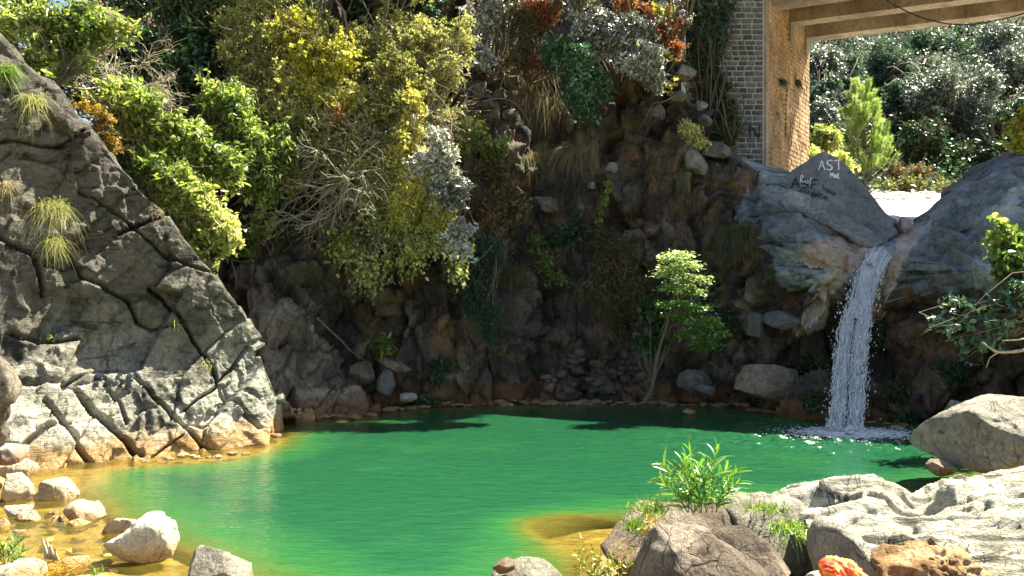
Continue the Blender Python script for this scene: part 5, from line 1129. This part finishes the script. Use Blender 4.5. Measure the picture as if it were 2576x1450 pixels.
bush('vine', 'round leaved creeper on the dark cliff below the tan rocks', 'vine', [(1400,590,23.2,55,40,10),(1450,560,23.2,40,50,10)], 'lf_dark', base=P(1420,620,23.5), L=.12, W=1.0, n=110, lpt=4, tl=.2, limb=0)
# creepers on the abutment
bush('creeper', 'dark blue green creeper covering the left of the bridge wall', 'creeper', [(1770,60,25.0,60,80,14),(1815,20,25.1,60,40,10),(1780,160,24.9,50,70,14),(1815,100,25.1,30,50,10),(1740,0,25,60,60,16),(1780,250,24.9,40,50,14)], 'lf_teal', base=P(1780,350,25.0), L=.1, n=760, lpt=14, tl=.4, limb=.02)
bush('shrub', 'green shrub climbing the foot of the bridge wall', 'shrub', [(1825,270,24.9,35,50,16),(1805,200,24.9,35,40,14),(1850,325,25.0,25,25,12),(1825,345,24.8,40,28,14)], 'lf_dark', base=P(1840,385,24.9), L=.1, n=340, lpt=13, tl=.35, tint0=.25)
# grasses on the cliff
for lab, x, y, w, h, n, mt in [('long dry grass hanging at the top of the mossy cliff', 1270,140,70,110,420,'grass_sun'), ('thick curtain of dry grass below the dull reddish bush', 1340,180,80,150,520,'grass_dry'), ('dry grass curtain left of the blue green crown', 1385,260,70,130,420,'grass_dry'),
   ('grass curtain on the middle ledge of the cliff', 1370,380,90,90,420,'grass_dry'), ('dark grass hanging in the centre of the cliff ledge', 1440,375,90,90,420,'grass_dry'), ('pale grass hanging beside the dark slanting rock', 1665,385,50,80,300,'grass_dry'),
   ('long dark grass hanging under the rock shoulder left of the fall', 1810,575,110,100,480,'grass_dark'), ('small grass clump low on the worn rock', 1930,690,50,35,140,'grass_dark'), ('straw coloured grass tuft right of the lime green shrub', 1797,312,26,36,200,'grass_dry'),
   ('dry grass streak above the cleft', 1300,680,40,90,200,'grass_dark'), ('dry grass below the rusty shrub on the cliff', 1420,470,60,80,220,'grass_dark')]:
    tuft(lab, x, y, w, h, n, mt, hang=1.1)
for lab, x, y, w, h, n, mt in [('grass tuft high on the slab face near the left edge', 85,255,50,62,240,'grass_sun'), ('largest grass tuft hanging on the slab face', 125,525,70,90,420,'grass_sun'), ('grass tuft just below the largest tuft on the slab', 130,610,45,60,220,'grass_sun'), ('green tuft at the top left corner of the slab', 18,175,50,55,200,'grass_green'),
   ('tiny tuft in the joint under the big upper block', 520,915,24,26,70,'grass_sun'), ('tiny tuft on the ledge in the slab middle', 440,815,24,22,70,'grass_sun'), ('tiny tuft above the dark letters on the slab', 115,845,24,20,60,'grass_green'), ('small dry tuft on the upper slab crest', 395,535,20,22,60,'grass_dry'), ('pale dry patch of grass at the left edge of the slab', 10,470,40,50,120,'grass_dry')]:
    tuft(lab, x, y, w, h, n, mt, hang=.9, bvh=slab_bvh)
# --- small tree on the far shore
t_ = thing('tree', 'small tiered tree with pale sunlit sprays on the far shore', 'tree', P(1622,1006,20.6))
trunk(t_, [P(1622,1010,20.6), P(1640,985,20.5), P(1648,930,20.4), P(1655,880,20.3), P(1680,820,20.1), P(1700,740,20.0), P(1705,660,19.9)], .06, .015, 'dtwig')
SEED[0] += 1; rg = np.random.default_rng(SEED[0]); lv = []; lt = []; tw = []
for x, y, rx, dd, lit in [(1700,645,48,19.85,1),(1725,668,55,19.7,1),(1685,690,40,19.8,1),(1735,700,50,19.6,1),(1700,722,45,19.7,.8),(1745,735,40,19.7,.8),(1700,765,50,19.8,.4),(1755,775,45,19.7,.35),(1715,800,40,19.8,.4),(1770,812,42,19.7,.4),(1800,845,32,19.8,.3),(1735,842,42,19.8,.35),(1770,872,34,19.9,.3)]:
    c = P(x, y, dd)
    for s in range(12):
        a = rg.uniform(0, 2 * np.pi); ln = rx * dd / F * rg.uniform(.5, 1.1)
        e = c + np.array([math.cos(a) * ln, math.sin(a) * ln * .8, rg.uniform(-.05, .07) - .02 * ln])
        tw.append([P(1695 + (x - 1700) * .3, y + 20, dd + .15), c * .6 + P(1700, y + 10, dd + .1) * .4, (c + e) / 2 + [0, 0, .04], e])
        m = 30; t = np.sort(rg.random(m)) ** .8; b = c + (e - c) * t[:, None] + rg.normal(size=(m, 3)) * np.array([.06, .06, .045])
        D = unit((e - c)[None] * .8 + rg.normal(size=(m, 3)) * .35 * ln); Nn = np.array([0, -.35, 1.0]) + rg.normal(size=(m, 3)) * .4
        lv.append((b, D, Nn)); lt.append(np.clip(lit * .9 + rg.normal(size=m) * .12, 0, 1))  # sunlight on the upper sprays is put into the leaf tint
b = np.concatenate([l[0] for l in lv]); Ln = .1 * (.7 + .6 * rg.random(len(b)))
V, f, nv = leaves(b, np.concatenate([l[1] for l in lv]), np.concatenate([l[2] for l in lv]), Ln, Ln * .45, rg)
M['lf_tier'] = leaf_mat('tiered leaves with painted sunlight', (0.06, 0.17, 0.03), (0.16, 0.3, 0.05), (0.42, 0.52, 0.18), .4, .7, .35)
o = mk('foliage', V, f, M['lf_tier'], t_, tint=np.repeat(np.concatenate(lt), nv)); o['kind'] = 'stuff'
V, f = tubes(np.array(tw), np.linspace(.012, .003, 4)[None] * np.ones((len(tw), 1)), 3); o = mk('twigs', V, f, M['dtwig'], t_); o['kind'] = 'stuff'
bush('shrub', 'broad leaved dark shrub round the leaning trunk of the tiered tree', 'shrub', [(1640,790,20.7,35,50,20),(1650,860,20.6,45,30,20),(1790,710,20.7,25,25,15)], 'lf_dark', base=P(1640,960,20.8), L=.18, W=.85, n=150, lpt=7, tl=.3, hexa=True, tint0=.1)
# --- right edge
bush('bush', 'bush of round pale leaves hanging in at the right edge', 'bush', [(2560,660,16.0,80,90,40),(2540,590,16.2,55,45,25),(2590,740,15.8,60,60,30)], 'lf_green', base=P(2660,800,15.9), L=.13, W=.75, n=260, lpt=11, tl=.4, hexa=True, tint0=-.1)
bush('tree', 'thin branches with sparse glossy leaves reaching in above the right boulder', 'tree', [(2420,750,15.6,100,18,20),(2380,810,15.4,60,25,20),(2500,800,15.4,70,30,25),(2460,850,15.4,70,20,25),(2560,720,15.4,50,50,30)], 'lf_ggreen', base=P(2690,800,15.6), L=.13, W=.5, n=85, lpt=8, tl=.5, twig='dtwig', droop=.2, hexa=True, tint0=.2, limb=.02, twr=.007)
t_ = thing('dead_branch', 'bare pale branch lying out from the right edge', 'branch', P(2660,880,15))
trunk(t_, [P(2650,866,15.0), P(2560,884,15.0), P(2510,890,15.0), P(2470,860,14.9)], .035, .012, 'twig', 'limb')
trunk(t_, [P(2640,850,15.0), P(2590,852,15.0), P(2520,858,14.9)], .025, .01, 'twig', 'limb'); trunk(t_, [P(2510,889,15), P(2490,900,14.9), P(2480,925,14.9)], .015, .005, 'twig', 'limb')
bush('shrub', 'yellow and orange leaved shrub at the upper right edge', 'shrub', [(2575,350,20.6,30,50,20),(2580,300,20.6,25,40,20),(2580,425,20.2,28,40,15)], 'lf_yolive', base=P(2620,400,20.9), L=.14, n=120, lpt=11, tl=.4, hexa=True)
# --- far hillside
for lab, bl, mt, n, L in [
  ('dark tree behind the far edge of the bridge pier', [(2110,170,47,90,80),(2060,240,44,60,70)], 'lf_hill', 420, .2), ('pale glinting tree right behind the pier', [(2060,290,42,45,90),(2080,150,46,60,50)], 'lf_gloss', 260, .18),
  ('biggest glossy round tree beyond the bridge', [(2400,270,42,140,110),(2330,230,42.5,90,80),(2470,330,41.5,90,90)], 'lf_gloss', 900, .17), ('glossy tree at the right edge beyond the bridge', [(2550,160,46,110,100),(2500,90,47,90,60)], 'lf_gloss', 520, .18),
  ('dark tree under the bridge beams in the middle distance', [(2230,150,52,100,80),(2290,230,46,70,80)], 'lf_hill', 460, .2), ('blue green tree high under the far beam', [(2350,110,56,130,70)], 'lf_hill', 380, .2), ('tree above the glossy round tree', [(2470,150,55,120,80)], 'lf_hill', 360, .2),
  ('dark low tree in front of the glossy round tree', [(2330,350,39,90,70),(2420,400,38.5,110,50)], 'lf_dark', 460, .18), ('dark tree low at the right beyond the worn rock', [(2520,380,38,90,80),(2560,300,39,70,70)], 'lf_dark', 420, .18),
  ('far tree at the top right corner', [(2520,20,62,160,80),(2360,20,64,140,70)], 'lf_hill', 420, .24), ('far tree behind the beams', [(2180,40,66,160,90)], 'lf_hill', 330, .24), ('dark thicket left of the pine', [(2080,380,43,60,60)], 'lf_dark', 200, .18), ('dark thicket right of the pine', [(2270,340,43,60,80)], 'lf_dark', 260, .18)]:
    bush('tree', lab, 'tree', bl, mt, L=L, W=.5, n=int(n * 1.35), lpt=16, tl=1.0, twr=.012, limb=.08, horiz=.3, nb=(.3, -.65, .73) if mt == 'lf_gloss' else None)
bush('shrub', 'yellow green shrub lit by sun at the foot of the pier', 'shrub', [(2075,345,34,50,60,40),(2110,400,33,50,40,35),(2050,400,33,30,40,25)], 'lf_lime', base=P(2080,450,33.5), L=.17, W=.5, n=360, lpt=13, tl=.6)
bush('bush', 'straw coloured brush on the bank below the dark trees', 'bush', [(2310,425,36,60,30,30),(2240,440,36,50,25,30)], 'lf_brown', base=P(2300,460,36), L=.12, n=240, lpt=11, tl=.6, twig='twig')
bush('bush', 'dark low brush along the far stream bank', 'bush', [(2290,465,35,90,18,30),(2380,470,34,60,20,30),(2220,462,36,60,14,25)], 'lf_olive', base=P(2300,485,35), L=.12, n=300, lpt=11, tl=.5, tint0=-.4)
SEED[0] += 1; rg = np.random.default_rng(SEED[0]); q = []
for _ in range(2600):
    w_, n_ = hit(rg.uniform(1990, 2620), rg.uniform(20, 500))
    if w_[1] > 33: q.append(w_)
q = np.array(q); m_ = 9; Bq = np.repeat(q, m_, 0) + rg.normal(size=(len(q) * m_, 3)) * np.array([.45, .45, .3]) + np.array([0, 0, .25]); Lq = .22 * (.6 + .8 * rg.random(len(Bq)))
V, f, nv = leaves(Bq, rg.normal(size=Bq.shape), np.array([0, -.3, .9]) + rg.normal(size=Bq.shape) * .5, Lq, Lq * .5, rg)
o = mk('undergrowth', V, f, M['lf_dark'], tint=np.repeat(rg.random(len(Bq)), nv)); tag(o, 'dark leafy undergrowth covering the hillside behind the bridge', 'undergrowth', None, 'stuff')
# pine
pr_ = thing('pine_tree', 'bright green young pine beyond the pointed boulder', 'tree', P(2175,470,36))
trunk(pr_, [P(2178,475,36), P(2176,380,36), P(2170,300,36), P(2166,225,36)], .12, .04)
SEED[0] += 1; rg = np.random.default_rng(SEED[0]); BB = []; DD = []; TT = []; tw = []
for k in range(170):
    h = rg.random() ** .8; cx = 2166 + 10 * h; spread = 14 + 95 * h if h < .75 else 84
    y = 228 + 215 * h; a = rg.uniform(0, 2 * np.pi); rr = spread * rg.uniform(.35, 1)
    c = P(cx + math.cos(a) * rr, y + rg.uniform(-8, 8), 36 + math.sin(a) * rr / 60); trk = P(cx, y + 25, 36)
    out = unit(c - trk); ax = unit(out * .5 + np.array([0, 0, .9]) + rg.normal(size=3) * .2); ln = rg.uniform(.35, .6)
    tw.append([trk, trk + (c - trk) * .5 - [0, 0, .05], c, c + ax * ln * .8])
    m = 150; t = rg.random(m); lat = unit(np.cross(ax, rg.normal(size=(m, 3))))
    BB.append(c + ax * (t * ln)[:, None]); DD.append(ax * .9 + lat * .8); TT.append(np.full(m, np.clip(.5 + rg.normal() * .2, 0, 1)))
B = np.concatenate(BB); n = len(B); V, f, nv = blades(B, np.concatenate(DD), .22 * (.7 + .5 * rg.random(n)), np.full(n, .022), np.full(n, .12), rg, 3)
o = mk('foliage', V, f, M['lf_pine'], pr_, tint=np.repeat(np.concatenate(TT), nv)); o['kind'] = 'stuff'
V, f = tubes(np.array(tw), np.linspace(.03, .01, 4)[None] * np.ones((len(tw), 1)), 4); mk('branches', V, f, M['bark'], pr_)
# --- foreground plants with every leaf its own object
def strip_leaf(L, W, curl, mat, seed):
    rg = np.random.default_rng(seed); k = 6; t = np.linspace(0, 1, k); w = W / 2 * np.sin(np.pi * np.clip(t * .92 + .06, 0, 1)) ** .7
    z = -curl * L * t ** 2; y = L * t
    V = np.concatenate([np.stack([w, y, z + w * .35], 1), np.stack([0 * w, y, z], 1), np.stack([-w, y, z + w * .35], 1)])
    i = np.arange(k - 1); f = np.concatenate([np.stack([i, i + 1, k + i + 1, k + i], 1), np.stack([k + i, k + i + 1, 2 * k + i + 1, 2 * k + i], 1)])
    return mesh_data('leaf', V, f[:, ::-1], mat, True, np.full(3 * k, rg.random()))
def leafy(name, label, cat, base, stems, mat, nl, L, W, twig, r, seed, t0=.25, grow=.6, start=0.25, leafvar=5):
    root = thing(name, label, cat, base); rg = np.random.default_rng(seed)
    meshes = [strip_leaf(L * s, W * s, c, M[mat], seed + k) for k, (s, c) in enumerate([(1, .1), (.85, .25), (1.1, .35), (.7, .0), (.95, .5)])]
    wl = worldloc(root)
    for b, e in stems:
        b = np.array(b); e = np.array(e); t = np.linspace(0, 1, 8)[:, None]; mid = (e - b); bend = rg.normal(size=3) * .06 * np.linalg.norm(mid); bend[2] = abs(bend[2])
        C = b + mid * t + bend * np.sin(np.pi * t)
        V, f = tubes(C[None], np.linspace(r, r * .35, 8)[None], 5); mk('stem', V, f, M[twig], root)
        for j in range(nl):
            u = start + (1 - start) * (j + rg.random() * .6) / nl; fi = min(u * 7, 6.999); i = int(fi); p_ = C[i] + (C[i + 1] - C[i]) * (fi - i); T = unit(C[min(i + 1, 7)] - C[i])
            a = j * 2.4 + rg.random(); s = unit(np.cross(T, [math.cos(a), math.sin(a), .1])); k_ = .9 - .75 * u
            D = unit(T * (grow + .9 * u ** 2) + s * (1.1 - .55 * u)); up_ = unit(T - D * np.dot(T, D)); X = np.cross(D, up_)
            Mx = Matrix(((X[0], D[0], up_[0]), (X[1], D[1], up_[1]), (X[2], D[2], up_[2])))
            o = bpy.data.objects.new('leaf', meshes[rg.integers(0, leafvar)]); COL.objects.link(o); o.parent = root
            o.location = tuple(p_ - wl); o.rotation_euler = Mx.to_euler(); sc_ = rg.uniform(.75, 1.15) * (1 - .35 * max(0, u - .8) / .2); o.scale = (sc_, sc_, sc_)
    return root
M['lf_willow'] = leaf_mat('narrow green leaves', (0.09, 0.2, 0.03), (0.16, 0.3, 0.04), (0.3, 0.42, 0.07), .35, .6, .4)
dS = 7.9; stems = []
rs = random.Random(8)
for tx, ty_ in [(1735,1110),(1728,1135),(1808,1105),(1668,1155),(1690,1180),(1715,1165),(1760,1160),(1785,1150),(1830,1165),(1858,1165),(1865,1195),(1660,1195),(1680,1215),(1840,1210),(1770,1185),(1740,1190)]:
    bxp = 1765 + (tx - 1765) * .35 + rs.uniform(-12, 12); dd = dS + rs.uniform(-.22, .22)
    stems.append((P(bxp, 1290, dS + rs.uniform(-.08, .08)), P(tx, ty_ + 14, dd)))
leafy('shrub', 'narrow leaved green shrub growing out of the dark round topped boulder', 'shrub', P(1765,1288,dS), stems, 'lf_willow', 18, .185, .03, 'gtwig', .005, 900, start=.12)
stems = [(P(30 + rs.uniform(-20, 25), 1420, 9.3), P(x, y, 9.2 + rs.uniform(-.15, .15))) for x, y in [(-8,1350),(15,1340),(35,1345),(52,1362),(60,1385),(5,1375),(28,1368),(48,1400),(-15,1390)]]
leafy('herb', 'dark green leafy herb at the lower left edge beside the driftwood', 'herb', P(25,1425,9.3), stems, 'lf_green', 12, .1, .028, 'gtwig', .006, 940)
stems = [(P(1510 + rs.uniform(-25, 40), 1475, 6.6), P(x, y, 6.5 + rs.uniform(-.15, .15))) for x, y in [(1448,1388),(1462,1345),(1490,1375),(1515,1390),(1540,1400),(1560,1368),(1590,1375),(1600,1400),(1470,1410),(1500,1410),(1445,1425),(1530,1420),(1575,1415)]]
M['lf_fore'] = leaf_mat('yellow green young leaves', (0.2, 0.24, 0.03), (0.38, 0.36, 0.06), (0.5, 0.4, 0.14), .4, .5, .4)
leafy('shrub', 'small yellow leaved shrub at the bottom edge left of the front boulder', 'shrub', P(1515,1470,6.6), stems, 'lf_fore', 15, .055, .024, 'dtwig', .004, 960)
stems = [(P(1640 + rs.uniform(-10, 20), 1345, 7.3), P(x, y, 7.2 + rs.uniform(-.1, .1))) for x, y in [(1625,1300),(1640,1310),(1655,1318),(1665,1325),(1690,1328),(1610,1330)]]
leafy('shrub', 'pink tinted sprig between the two dark boulders', 'shrub', P(1645,1345,7.3), stems, 'lf_pink', 9, .05, .022, 'lf_red' if False else 'dtwig', .003, 980)
def tuft_at(label, px, py, d, wpx, hpx, n, mat, hang, width, up, spread=.35, fwd=0.0, cat='grass tuft'):
    SEED[0] += 1; rg = np.random.default_rng(SEED[0])
    B = P(px, py, d) + rg.normal(size=(n, 3)) * np.array([wpx * d / F / 4, .08, .012]); Ln = hpx * d / F * (.5 + .7 * rg.random(n))
    D = np.array([0, -fwd, up]) + rg.normal(size=(n, 3)) * spread
    V, f, nv = blades(B, D, Ln, np.full(n, width), np.full(n, hang) * (.5 + rg.random(n)), rg)
    o = mk('grass_tuft', V, f, M[mat], origin=P(px, py, d), tint=np.repeat(np.clip(.5 + rg.normal(size=n) * .25, 0, 1), nv)); tag(o, label, cat)
tuft_at('bright green grass spilling between the boulders by the flat topped one', 1985,1330,7.6,90,70,170,'grass_green',.8,.012,.7,.4,.5)
tuft_at('green grass along the back edge of the flat topped boulder', 1930,1285,8.0,100,35,150,'grass_green',.4,.01,1)
tuft_at('thin grass on the left shoulder of the shrub boulder', 1640,1285,7.9,90,45,170,'grass_green',.4,.008,1,.5)
tuft_at('grass blades hanging over the left end of the shrub boulder', 1595,1330,7.5,50,60,110,'grass_green',.5,.01,.8,.5,.2)
tuft_at('fine sunlit grass behind the narrow leaved shrub', 1640,1300,8.4,60,60,90,'grass_sun',.3,.007,1,.4)
tuft_at('small grass sprout at the bottom edge near the white round stone', 236,1448,8.8,24,28,40,'grass_green',.3,.01,1)
# driftwood
dw = thing('driftwood', 'weathered broken driftwood stump by the dark green herb', 'driftwood', P(128,1405,9.3))
for a, b, c, r in [((118,1405),(112,1375),(108,1352),.03),((126,1405),(125,1385),(120,1362),.025),((136,1408),(132,1390),(128,1372),.02),((145,1408),(140,1392),(142,1380),.02)]:
    trunk(dw, [P(*a, 9.3), P(*b, 9.25), P(*c, 9.25)], r, .008, 'twig', 'splinter')
SEED[0] += 1; rg = np.random.default_rng(SEED[0]); n = 260
B = P(110,1428,9.1) + rg.normal(size=(n, 3)) * np.array([.2, .16, .015]); D = rg.normal(size=(n, 3)) * np.array([1, 1, .22])
V, f, nv = blades(B, D, .12 + .2 * rg.random(n), np.full(n, .008), np.full(n, .1), rg, 3)
o = mk('dry_litter', V, f, M['lf_orange'], tint=np.repeat(rg.random(n) * .6, nv)); tag(o, 'dry brown twig litter in front of the driftwood', 'litter', None, 'stuff')
# bare roots above the cliff
for lab, pl, dd in [('pale bare root curling over the brown rock by the pile', [(1700,240),(1672,255),(1640,262),(1625,285),(1618,310)], 23.9), ('pale crooked dead branch reaching over the bare slope', [(1220,255),(1260,250),(1300,262),(1330,300),(1340,330)], 23.6),
                    ('thin curved pale root beside the drooping bush', [(565,520),(600,480),(610,495),(600,515),(575,518)], 19.6), ('thin bare root on the brown wall behind the slab', [(580,640),(592,700),(588,735),(598,700)], 20.4), ('tangled bare root above the far shore boulders', [(800,800),(860,850),(880,880),(900,900),(935,920)], 20.9)]:
    t_ = thing('bare_root', lab, 'root', P(pl[0][0], pl[0][1], dd)); trunk(t_, [P(x + rs.uniform(-7, 7), y + rs.uniform(-7, 7), dd + rs.uniform(-.1, .1)) for x, y in pl], .022, .006, 'bark', 'root_stem')
# cable under the bridge
cb = [(2150,-60,22.6),(2215,-12,22.4),(2240,8,22.3),(2290,34,22.1),(2340,52,21.9),(2390,62,21.7),(2430,63,21.5),(2480,58,21.3),(2560,40,21.0),(2680,0,20.6)]
C = np.array([P(*c) for c in cb]); u = np.linspace(0, 1, 40); C = np.stack([np.interp(u, np.linspace(0, 1, len(C)), C[:, i]) for i in range(3)], 1); C = smooth1(C, 3)
V, f = tubes(C[None], np.full((1, 40), .018), 6); o = mk('cable', V, f, M['cable'], origin=C[0]); tag(o, 'black cable sagging in front of the bridge girders', 'cable')
# moss tufts on the pier
for lab, x, y in [('dark moss tuft in the left weep hole of the pier', 1958, 206), ('dark moss tuft in the right weep hole of the pier', 1999, 208)]:
    q = side_pt(x, y); SEED[0] += 1; rg = np.random.default_rng(SEED[0]); n = 120
    V, f, nv = blades(q + rg.normal(size=(n, 3)) * np.array([.06, .06, .05]), np.array([sn[0], sn[1], .1]) + rg.normal(size=(n, 3)) * .4, .1 + .14 * rg.random(n), np.full(n, .02), np.full(n, 1.2), rg, 4)
    o = mk('moss_tuft', V, f, M['lf_dark'], origin=q, tint=np.repeat(rg.random(n) * .4, nv)); tag(o, lab, 'moss')
# orange cloth
m, nt = new_mat('orange cloth'); p = pos(nt)
cc = ramp(nt, noise(nt, mapping(nt, p, (3, 2, 9), (.4, .2, .3)), 2.0, 3, .5, 1.2), [(.38, (0.75, 0.05, 0.008)), (.5, (0.85, 0.13, 0.012)), (.6, (0.85, 0.42, 0.06))])
finish(nt, nd(nt, 'ShaderNodeBsdfPrincipled', {'Base Color': cc, 'Roughness': .7}).outputs[0]); M['cloth'] = m
V, fs = lump([(2074,1432),(2084,1420),(2110,1416),(2148,1422),(2166,1432),(2178,1456),(2186,1505),(2130,1530),(2080,1500)], 5.25, .13, 77, amp=.02, res=(110, 60), lean=.5, facets=0)
nn_ = unit(V - V.mean(0)); q = V * np.array([14, 9, 20]) + 1.2 * np.stack([fbm(V * 6, 2), fbm(V * 6 + 9, 2), fbm(V * 6 + 19, 2)], 1)
V = V + nn_ * (.034 * fbm(q, 4, .5, True))[:, None]
o = mk('cloth', V, fs, M['cloth'], origin=(V[:, 0].mean(), V[:, 1].mean(), V[:, 2].min())); tag(o, 'crumpled orange cloth lying against the tilted grey block', 'cloth')
# scrap of paper caught on the far shore
q, _n = hit(1596, 817); q = q + _n * .12; V = q + np.array([[-.05,0,.1],[.03,-.02,.12],[.05,0,.0],[.02,.02,-.1],[-.04,-.02,-.06],[0,-.05,.02]])
o = mk('paper_scrap', V, [np.array([[0,1,5],[1,2,5],[2,3,5],[3,4,5],[4,0,5]])], M['paper'], origin=q, smooth=False); tag(o, 'small white paper scrap caught left of the tiered tree', 'litter')
